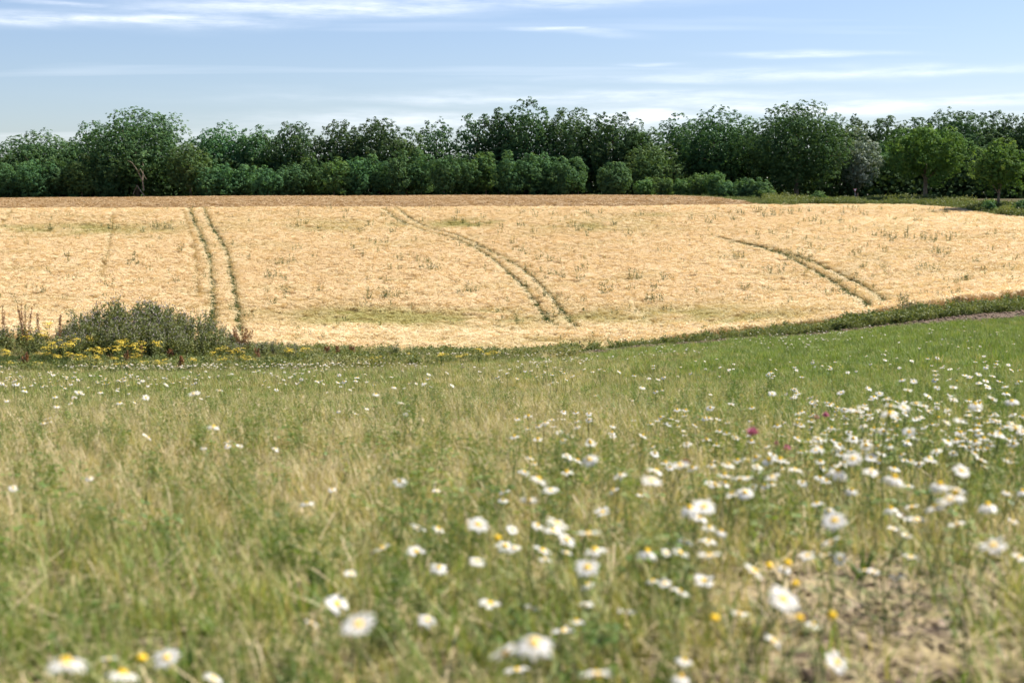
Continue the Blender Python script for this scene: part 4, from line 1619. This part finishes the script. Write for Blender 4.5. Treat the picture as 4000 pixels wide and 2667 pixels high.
# ------------------------------------------------------------------ weeds standing out of the barley
FW = [tall_weed_proto(1100 + i, 1.2, 7, 2.4).mesh('weed', M_WEED) for i in range(5)]
spots = [(3420, 922), (3445, 925), (3470, 928), (3495, 935), (3530, 930), (3550, 925), (3570, 932), (3600, 938), (3610, 930), (3650, 940), (3640, 948), (3700, 940), (2470, 1085), (2490, 1090),
         (1520, 1052), (1510, 1165), (1500, 1155), (1540, 1160), (1650, 1045), (1680, 1052), (1690, 1055), (1625, 1020), (1560, 1015), (2895, 1010), (2870, 1012), (2372, 1140), (2360, 1145), (2560, 1175), (2530, 1170),
         (2580, 1172), (3135, 865), (3170, 866), (3180, 862), (620, 888), (640, 892), (660, 890), (675, 893), (600, 886), (460, 890), (435, 888), (560, 905), (2270, 890), (2255, 900), (2240, 885), (2310, 900), (2960, 830),
         (3270, 1100), (3130, 1000), (3350, 990), (3560, 1010), (1060, 1080), (1085, 1082), (1040, 1082), (1430, 1165), (820, 1000), (700, 980), (160, 1140), (265, 1000), (430, 1115), (690, 1100), (2150, 1250), (2170, 1225),
         (1070, 1185), (1450, 880), (1190, 875), (1170, 882), (1350, 850), (2030, 880), (2950, 920), (2960, 935), (3080, 985)]
rw = np.random.default_rng(77)
while len(spots) < 235:
    u, v = rw.uniform(0, 4000), 812 + 440 * rw.random()**1.25
    if rw.random() < (.35 if u < 1200 else .6 if u < 2100 else 1.0):
        for k in range(rw.integers(1, 4)):
            spots.append((u + rw.normal() * 40, v + rw.normal() * 5))
rows = {}
pl = []
for (u, v) in spots:
    q = hit(u, v, .6, 58)
    if q is None:
        continue
    x, d = q
    uu = col_u(x, d)
    if not (barley_near(uu) + .5 < d < barley_far(uu) - .5):
        continue
    pl.append((u, v, x, d))
pl.sort()
for (u, v, x, d) in pl:
    cell = ('%s of the barley, %s' % ('far end' if v < 870 else 'upper slope' if v < 960 else 'middle slope' if v < 1080 else 'lower slope',
                                      'left of the wheel tracks' if u < 850 else 'between the two wheel tracks' if u < 1650 else 'near the middle wheel tracks' if u < 2300 else
                                      'right of the middle wheel tracks' if u < 3000 else 'towards the right verge'))
    rows[cell] = rows.get(cell, 0) + 1
    t = obj('field_weed', FW[rw.integers(0, 5)], None, (x, d, g1(x, d)), (rw.normal() * .05, rw.normal() * .05, rw.random() * 6.28), rw.uniform(.85, 1.15) * (1.05 if (u, v) in spots[:70] else .95))
    tag(t, 'dark weed, %s from left, %s' % (ordinal(rows[cell]), cell), 'weed', 'weeds standing out of the barley')


def make_small_weeds():
    X, Y = wedge(480, 68, 165, margin=4)
    u = col_u(X, Y)
    k = (Y < barley_far(u) - 2) & (Y > barley_near(u) + 3)
    X, Y = X[k], Y[k]
    n = len(X)
    meshes = [tall_weed_proto(1120 + i, 1.02, 4, 2.0).mesh('small_weed', M_WEEDI) for i in range(4)]
    scatter('small_field_weeds', meshes, np.stack([X, Y, ground(X, Y)], 1), np.stack([np.zeros(n), np.zeros(n), rng.random(n) * 6.28], 1), rng.uniform(.8, 1.1, n),
            rng.integers(0, 4, n), {'tone': rng.uniform(.05, .6, n)}, 'thin scattered weeds among the barley ears', 'weeds')


make_small_weeds()

# ------------------------------------------------------------------ daisies
M_PETAL = leaf_mat('daisy_petals', [(0, (0.80, 0.79, 0.76)), (1, (0.88, 0.88, 0.87))], trans=.5, tr_tint=(1, 1, .98), rough=.6)
M_DISC = leaf_mat('daisy_centre', [(0, (0.70, 0.37, 0.01)), (.6, (0.86, 0.55, 0.02)), (1, (0.90, 0.68, 0.06))], trans=.08, tr_tint=(1, 1, 1), rough=.8)
M_STEM = leaf_mat('daisy_stem', [(0, (0.12, 0.17, 0.05)), (1, (0.22, 0.26, 0.09))], trans=.2)
M_CLOVER = leaf_mat('clover_head', [(0, (0.36, 0.06, 0.13)), (.5, (0.55, 0.16, 0.26)), (1, (0.70, 0.36, 0.42))], trans=.25, tr_tint=(1, 1, 1))


def petal_verts(droop, ln=.36, r0=.13, wd=.085):
    s = np.linspace(0, 1, 5)
    rad = r0 + ln * s
    z = .02 - droop * ln * s**1.6 + .03 * np.sin(s * 3.1)
    rad = r0 + ln * np.sin(s * math.pi / 2 * (1 - .12 * droop)) if droop > .4 else rad
    wv = wd * np.array([.45, .85, 1.0, .92, .42])
    V = []
    for i in range(5):
        V += [(rad[i], -wv[i], z[i] + .012), (rad[i], 0, z[i]), (rad[i], wv[i], z[i] + .012)]
    Q = []
    for i in range(4):
        for j in range(2):
            Q.append([3 * i + j, 3 * i + j + 1, 3 * i + j + 4, 3 * i + j + 3])
    return np.array(V), np.array(Q)


PETAL = []
for dr in (.05, .35, .95):
    V, Q = petal_verts(dr)
    PETAL.append(mesh_np('petal', V, Q, np.full(len(V), .5), M_PETAL, True))
DISC = []
for hgt in (.10, .13, .20):
    b = MB()
    r = np.random.default_rng(3)
    V, Q = [], []
    for i in range(6):
        q = i / 5
        rad = .155 * math.sin(q * math.pi / 2)
        for j in range(12):
            a = j / 12 * 2 * math.pi + .26 * (i % 2)
            V.append((rad * math.cos(a), rad * math.sin(a), hgt * math.cos(q * math.pi / 2) * (1 + .12 * (j % 2)) + .01))
    for i in range(5):
        for j in range(12):
            Q.append([i * 12 + j, (i + 1) * 12 + j, (i + 1) * 12 + (j + 1) % 12, i * 12 + (j + 1) % 12])
    b.add(V, Q, np.clip(np.random.default_rng(4).random(len(V)), 0, 1))
    b.ball((0, 0, -.02), .13, .3, 8, 4, .45)
    DISC.append(b.mesh('flower_centre', M_DISC, True))


def ring_mesh(seed, dr, n):
    r = np.random.default_rng(seed)
    b = MB()
    V, Q = petal_verts(dr)
    for k in range(n):
        if r.random() < .06:
            continue
        a = k / n * 2 * math.pi + r.normal() * .07
        s = r.uniform(.9, 1.06)
        W = V * s
        W[:, 2] += r.normal() * .02 + (V[:, 0] - .13) * r.normal() * .12
        c, sn = math.cos(a), math.sin(a)
        b.add(np.stack([W[:, 0] * c - W[:, 1] * sn, W[:, 0] * sn + W[:, 1] * c, W[:, 2]], 1), Q, r.random())
    return b


RING = [[ring_mesh(1200 + 10 * j + i, dr, 15).mesh('petals', M_PETAL, True) for i in range(4)] for j, dr in enumerate((.05, .35, .95))]


def stem_mesh(seed):
    r = np.random.default_rng(seed)
    b = MB()
    o1, o2 = r.normal(size=2) * .03, r.normal(size=2) * .03
    b.tube([(o1[0], o1[1], -.04), (o1[0] * 1.6, o1[1] * 1.6, .35), (o2[0], o2[1], .7), (0, 0, 1.0)], [.0019, .0018, .0016, .0014], 5, .5)
    for k in range(8):
        z = r.uniform(.1, .75)
        c = np.array([o1[0] * (1 - z), o1[1] * (1 - z), z])
        a = r.random() * 6.28
        b.cards([c + np.array([math.cos(a), math.sin(a), .4]) * .018], [r.normal(size=3)], .05, .10, t=[r.random()], r=r, up=[[math.cos(a), math.sin(a), .1]])
    return b.mesh('stem', M_STEM)


STEM = [stem_mesh(1300 + i) for i in range(6)]

A_ = lambda L, u0, v0, s: [(u0 + q[0] / s, v0 + q[1] / s, q[2] / s, q[3] if len(q) > 3 else 'n') for q in L]
DS = []
DS += A_([(55, 130, 60), (120, 165, 90), (175, 215, 80), (75, 260, 90), (255, 68, 55), (355, 75, 85, 'f'), (660, 125, 75), (640, 172, 105), (770, 100, 95), (590, 235, 30), (415, 315, 80), (0, 395, 60),
          (115, 375, 70), (205, 370, 110), (190, 400, 100), (250, 440, 100), (350, 415, 110), (380, 490, 110), (10, 480, 70), (140, 490, 95), (150, 530, 60), (250, 500, 60), (345, 570, 120, 'f'),
          (345, 650, 85), (340, 740, 60), (90, 755, 45), (525, 770, 95), (295, 815, 80), (235, 860, 110), (620, 500, 95, 'y'), (815, 300, 95, 'y'), (880, 290, 110), (860, 340, 90), (905, 385, 70),
          (960, 405, 60, 'y'), (790, 450, 80), (770, 500, 95), (710, 500, 50), (900, 450, 90), (905, 515, 115), (1045, 160, 80), (1070, 225, 85, 'f'), (1195, 155, 80), (1200, 50, 55), (1300, 120, 70),
          (1085, 75, 60), (1260, 85, 35), (1395, 30, 60), (1415, 155, 60), (1495, 130, 90, 'y'), (1510, 100, 60), (1565, 70, 90), (1650, 65, 65), (1690, 80, 40), (1755, 160, 95, 'y'), (1820, 195, 60),
          (1650, 125, 85), (1755, 115, 60), (1800, 75, 40), (1870, 90, 60), (1920, 75, 70), (1965, 190, 90, 'y'), (2035, 240, 95, 'y'), (2040, 215, 100), (2010, 260, 130), (2185, 285, 90, 'y'),
          (2345, 220, 60, 'y'), (1560, 215, 60, 'y'), (1400, 275, 65), (1480, 355, 120), (1455, 310, 60), (1465, 450, 100), (1440, 510, 60), (1505, 530, 70), (1355, 515, 80), (1110, 585, 110),
          (1250, 575, 60), (1180, 560, 40, 'd'), (1265, 550, 50, 'd'), (880, 630, 100), (775, 680, 100), (700, 640, 60), (645, 630, 55), (1245, 715, 160, 'f'), (1045, 780, 90), (930, 800, 50, 'd'),
          (1300, 645, 40, 'd'), (1320, 800, 45, 'd'), (1470, 790, 40, 'd'), (1385, 830, 80), (1200, 905, 100), (790, 995, 70), (1490, 1005, 120), (775, 1075, 90, 'y'), (100, 920, 190), (390, 1060, 160),
          (20, 1040, 120), (1740, 300, 70, 'y'), (1835, 290, 80), (1860, 350, 100), (1800, 330, 80), (1945, 295, 100), (1750, 390, 60), (1810, 420, 60), (1830, 520, 80), (1770, 610, 80), (1620, 580, 50),
          (1660, 590, 40), (2045, 370, 90), (2210, 470, 130), (2330, 520, 80), (2300, 355, 40), (2270, 225, 40), (2065, 125, 85, 'f'), (2155, 75, 60), (2170, 105, 40)], 2000, 1733, 1.176)
DS += A_([(410, 158, 40), (60, 203, 35), (1835, 175, 75), (1410, 275, 70), (1525, 210, 30), (2005, 215, 25), (2315, 220, 55), (2310, 260, 50), (2195, 372, 105), (1920, 385, 80), (2010, 390, 70), (1755, 480, 95),
          (1910, 495, 85), (2015, 570, 85), (2190, 540, 85), (2285, 435, 45, 'd'), (2320, 470, 90), (1610, 595, 40), (2250, 735, 110), (1960, 810, 90), (1545, 735, 115), (1645, 835, 180), (1430, 825, 70),
          (300, 1010, 200), (500, 990, 85), (560, 1060, 160), (650, 985, 70, 'd'), (765, 985, 140), (980, 1080, 100), (935, 20, 25), (1050, 10, 30), (1100, 10, 30), (1265, 22, 25), (2320, 960, 150)], 0, 1733, 1.176)
DS += A_([(905, 790, 50, 'f'), (685, 620, 35), (1045, 655, 30), (250, 708, 30), (200, 703, 25), (160, 755, 40), (670, 850, 45), (110, 945, 35), (290, 963, 30), (360, 945, 25), (780, 945, 25), (400, 1005, 20),
          (1075, 965, 25), (1055, 905, 55), (1300, 785, 65), (1460, 760, 70), (1520, 790, 50), (1490, 810, 90), (1560, 820, 60), (1390, 895, 80), (1425, 870, 70), (1360, 880, 50), (1650, 712, 45), (1717, 720, 45),
          (1635, 642, 25), (1840, 712, 45), (1840, 660, 35), (1845, 683, 40), (1880, 640, 60), (1925, 648, 50), (1852, 755, 40), (1920, 710, 50), (1965, 715, 35, 'd'), (2010, 685, 45), (2040, 695, 50),
          (1945, 753, 50), (1800, 805, 80), (1685, 770, 55), (1730, 845, 75), (1660, 870, 80, 'f'), (1775, 860, 60), (1585, 860, 75), (1580, 905, 110), (1800, 890, 60), (1860, 925, 40, 'd'), (1925, 800, 40),
          (1945, 825, 60), (2070, 855, 80, 'y'), (2120, 575, 45), (2125, 607, 35), (2130, 640, 55), (2260, 625, 60), (2280, 655, 60), (2090, 680, 40), (2170, 690, 50), (2090, 730, 50), (2130, 715, 40),
          (2140, 750, 75, 'f'), (2210, 720, 50), (2240, 750, 40), (2250, 790, 80), (2170, 820, 60), (2280, 835, 85), (2320, 720, 60), (2325, 655, 50), (1905, 955, 60), (1985, 940, 80), (2035, 915, 60),
          (1610, 950, 40), (1545, 960, 40), (1560, 1010, 35), (1620, 975, 25, 'd'), (1690, 1010, 80), (1750, 1015, 50), (1730, 1050, 50), (1780, 985, 50), (2190, 910, 40), (2190, 950, 60), (2090, 1020, 60),
          (2210, 1025, 80), (2240, 1055, 50), (2300, 985, 100), (2280, 960, 60), (1890, 1005, 40), (1910, 1030, 50), (1910, 1065, 70), (1970, 1030, 40), (2040, 1060, 60)], 2400, 1000, 1.469)
DS += A_([(240, 990, 75), (180, 1005, 35), (190, 1032, 50), (50, 1108, 40), (420, 1080, 50), (435, 1153, 55), (600, 1045, 65), (630, 1055, 40), (570, 1085, 50), (540, 1130, 40), (770, 1045, 45), (915, 1125, 55),
          (1115, 1083, 60), (1030, 1120, 35), (900, 1030, 35), (985, 1052, 30), (1270, 985, 50), (1090, 958, 40), (1480, 1055, 80), (1510, 1048, 50), (1590, 1073, 30), (1680, 1030, 60), (1540, 1090, 30),
          (365, 1245, 55), (380, 1272, 40), (330, 1282, 60), (1135, 1390, 60), (1110, 1370, 40), (1635, 1310, 100), (1745, 1425, 70), (1745, 1455, 60), (1835, 1455, 60), (1560, 1470, 50), (2110, 1478, 60),
          (2265, 895, 50), (2220, 930, 40)], 0, 1000, 1.96)
DS += A_([(245, 912, 35), (445, 905, 45), (645, 925, 55), (370, 955, 40), (75, 960, 40), (235, 968, 40), (455, 965, 30), (930, 908, 40), (1070, 895, 35), (1320, 885, 30), (1280, 850, 30), (1480, 875, 30),
          (1550, 865, 30), (1610, 850, 40), (895, 975, 45), (945, 1000, 25), (835, 980, 30), (780, 975, 25), (1110, 993, 45), (665, 1005, 40), (740, 1010, 30), (525, 1060, 60), (255, 1000, 25), (150, 1045, 25),
          (120, 1105, 25), (375, 1210, 45), (455, 1170, 40), (240, 1190, 35), (720, 1128, 60), (755, 1215, 45), (790, 1190, 30), (1600, 1025, 25), (1865, 978, 60), (1610, 940, 40), (1870, 1255, 60), (1960, 1250, 45),
          (2180, 1420, 40), (2120, 865, 35), (2090, 820, 35), (2185, 885, 35)], 1200, 1000, 1.96)
DS = sorted(DS)
NOTE = {(300, 1010): 'huge blurred daisy in the bottom left corner, nearest the camera', (1645, 835): 'large tilted daisy, biggest in the lower left half',
        (1245, 715): 'large flat open daisy above the bare soil', (100, 920): 'very large blurred daisy at the bottom centre', (390, 1060): 'large blurred daisy low at the bottom, over the bare soil edge'}
rd = np.random.default_rng(21)
cells = {}
NP = 0
for (u, v, sz, kd) in DS:
    D0 = .040 if kd != 'd' else .016
    d = F * .037 / max(sz, 9) if kd != 'd' else None
    best = None
    if d is not None:
        x = xof(u, d)
        hh = at(u, v, d)[2] - g1(x, d)
        if .10 <= hh <= .34:
            best = (x, d, hh)
    if best is None:
        hh = (.2 if d is None else (.12 if hh < .10 else .32)) if v > 1560 else .19
        q = hit(u, v, hh)
        if q is None:
            q = hit(u, v, .1)
            hh = .1
        if q is None:
            continue
        best = (q[0], q[1], hh)
    p = at(u, v, best[1])
    x, d = float(p[0]), best[1]
    zg = g1(x, d)
    hh = float(p[2] - zg)
    D = float(np.clip(sz * d / F, .024, .056)) * 1.02 if kd != 'd' else .040
    band = 'far rim' if v < 1490 else 'upper meadow' if v < 1640 else 'middle meadow' if v < 1850 else 'lower meadow' if v < 2160 else 'foreground'
    colm = 'left edge' if u < 450 else 'left half' if u < 1450 else 'centre' if u < 2350 else 'right half' if u < 3250 else 'right edge'
    cell = (band, colm)
    cells[cell] = cells.get(cell, 0) + 1
    what = {'n': 'white daisy', 'f': 'wide-open white daisy', 'y': 'daisy with drooping petals', 'd': 'petal-less yellow daisy head'}[kd]
    label = '%s, %s from left in the %s, %s' % (what, ordinal(cells[cell]), band, colm)
    for (a, b_), lb in NOTE.items():
        for o0 in (0, 2000):
            if abs(u - (o0 + a / 1.176)) < .6 and abs(v - (1733 + b_ / 1.176)) < .6 and sz > 120:
                label = lb
    t = thing('daisy', label, 'daisy', (x, d, zg - .01), rd.random() * 6.28 * 0, 'daisies in the meadow')
    obj('stem', STEM[rd.integers(0, 6)], t, None, (0, 0, rd.random() * 6.28), (1.0, 1.0, hh + .01))
    j = 2 if kd == 'y' else 1 if rd.random() < .4 else 0
    if kd == 'f':
        nrm = np.array([.15 + rd.normal() * .2, -.45, .8])
    elif kd == 'y':
        nrm = np.array([rd.normal() * .15, rd.normal() * .1 + .05, 1])
    else:
        nrm = np.array([.10 + rd.normal() * .30, rd.normal() * .28 - .05, 1])
    rot = Vector(nrm).to_track_quat('Z', 'Y').to_euler()
    c = obj('flower_centre', DISC[j], t, (0, 0, hh + .01), rot, D)
    if kd == 'd':
        continue
    if sz > 44:
        n = int(rd.integers(12, 17))
        ph = rd.random() * 6
        for k in range(n):
            if rd.random() < .05:
                continue
            obj('petal', PETAL[j], c, None, (rd.normal() * .12, rd.normal() * .10, ph + k / n * 6.2832 + rd.normal() * .06), (rd.uniform(.9, 1.08), rd.uniform(.9, 1.1), 1))
            NP += 1
    else:
        obj('petals', RING[j][rd.integers(0, 4)], c, None, (0, 0, rd.random() * 6.28))['kind'] = 'stuff'


def make_far_daisies():
    meshes = []
    for i in range(4):
        r = np.random.default_rng(1400 + i)
        b = ring_mesh(1400 + i, .2, 12)
        V = np.concatenate(b.v) * .036
        tl = basis([r.normal() * .3, r.normal() * .3 - .1, 1])
        V = V @ tl.T
        V[:, 2] += .18
        m2 = MB()
        m2.add(V, np.concatenate(b.f), .5)
        n0 = len(np.concatenate(m2.f))
        m2.ball((0, 0, .184), .0062, .5, 6, 3, .7)
        n1 = len(np.concatenate(m2.f))
        m2.tube([(r.normal() * .02, r.normal() * .02, -.02), (0, 0, .176)], [.0022, .0018], 3)
        me = m2.mesh('far_daisy', [M_PETAL, M_DISC, M_STEM])
        mi = np.zeros(len(me.polygons), np.int32)
        mi[n0:n1] = 1
        mi[n1:] = 2
        me.polygons.foreach_set('material_index', mi)
        meshes.append(me)
    U, Dp = [], []

    def add(n, u0, u1, d0, d1):
        u, d = rng.uniform(u0, u1, n), rng.uniform(d0, d1, n)
        k = fbm(xof(u, d) * .8, d * .35, 111) > .47
        U.append(u[k])
        Dp.append(d[k])
    add(330, -150, 1300, 29, 35.5)
    add(420, -150, 1300, 17, 33)
    add(230, 2000, 4200, 2.7, 7.0)
    add(260, 3100, 4250, 4.0, 10)
    add(260, 900, 2100, 26, 42)
    add(430, 1900, 3300, 30, 45)
    add(170, 3000, 4200, 24, 45)
    add(130, -100, 2300, 13, 26)
    add(120, 2300, 4150, 9, 24)
    u, d = np.concatenate(U), np.concatenate(Dp)
    X = xof(u, d)
    n = len(X)
    scatter('far_daisies', meshes, np.stack([X, d, ground(X, d)], 1), np.stack([np.zeros(n), np.zeros(n), rng.random(n) * 6.28], 1), np.where(d < 12, rng.uniform(.7, 1.15, n), rng.uniform(1.0, 1.6, n)),
            rng.integers(0, 4, n), {}, 'white drift of small daisies towards the far edge of the meadow', 'daisies')


make_far_daisies()

# ------------------------------------------------------------------ clover and poppy
for (u, v, sz, lb) in ((2937, 1670, 44, 'largest pink clover head, dusty pink and tilted, in the middle of the meadow'), (3075, 1738, 30, 'dark pink clover head on a thick stalk below the others'),
                       (3032, 1714, 16, 'tiny pink clover bud above the dark pink one'), (3226, 1610, 26, 'round pink clover head beside the right drift of daisies'),
                       (3190, 1622, 20, 'small pink clover head left of the round one'), (2680, 1792, 32, 'faded brown clover head left of the open daisies')):
    D = .024
    d = F * D / sz
    x = xof(u, d)
    hh = at(u, v, d)[2] - g1(x, d)
    if not .12 < hh < .45:
        hh = .26
        q = hit(u, v, hh)
        d = q[1]
        D = sz * d / F
    p = at(u, v, d)
    x, zg = float(p[0]), g1(float(p[0]), d)
    hh = float(p[2] - zg)
    t = thing('clover', lb, 'clover', (x, d, zg - .01), 0, 'pink clover in the meadow')
    obj('stem', STEM[int(u) % 6], t, None, (0, 0, 1), (1.2, 1.2, hh))
    b = MB()
    r = np.random.default_rng(int(u))
    k = 70
    q = r.normal(size=(k, 3))
    q /= np.linalg.norm(q, axis=1, keepdims=True)
    q[:, 2] = np.abs(q[:, 2]) * 1.1 - .25
    b.ball((0, 0, 0), D * .36, .2, 8, 5, .9)
    b.cards(q * D * .43, np.cross(q, r.normal(size=(k, 3))), D * .42, .35, r=r, up=q)
    obj('flower_head', b.mesh('flower_head', M_CLOVER if 'brown' not in lb else M_DOCK), t, (0, 0, hh))
q = hit(2424, 1367, .25, 40)
x, d = q
t = thing('poppy', 'tiny red poppy on the soil bank below the barley edge', 'poppy', (x, d, g1(x, d)))
b = MB()
b.tube([(0, 0, -.02), (.01, 0, .15), (0, 0, .25)], [.003, .003, .002], 4)
obj('stem', b.mesh('stem', M_STEM), t)
M_POPPY = leaf_mat('poppy_petals', [(0, (.55, .02, .015)), (1, (.72, .05, .03))], trans=.3, tr_tint=(1, 1, 1))
for k in range(4):
    b = MB()
    a = k * 1.57
    b.cards([(math.cos(a) * .028, math.sin(a) * .028, .265)], [(-math.cos(a) * .5, -math.sin(a) * .5, .8)], .065, 1.0)
    obj('petal', b.mesh('petal', M_POPPY), t)
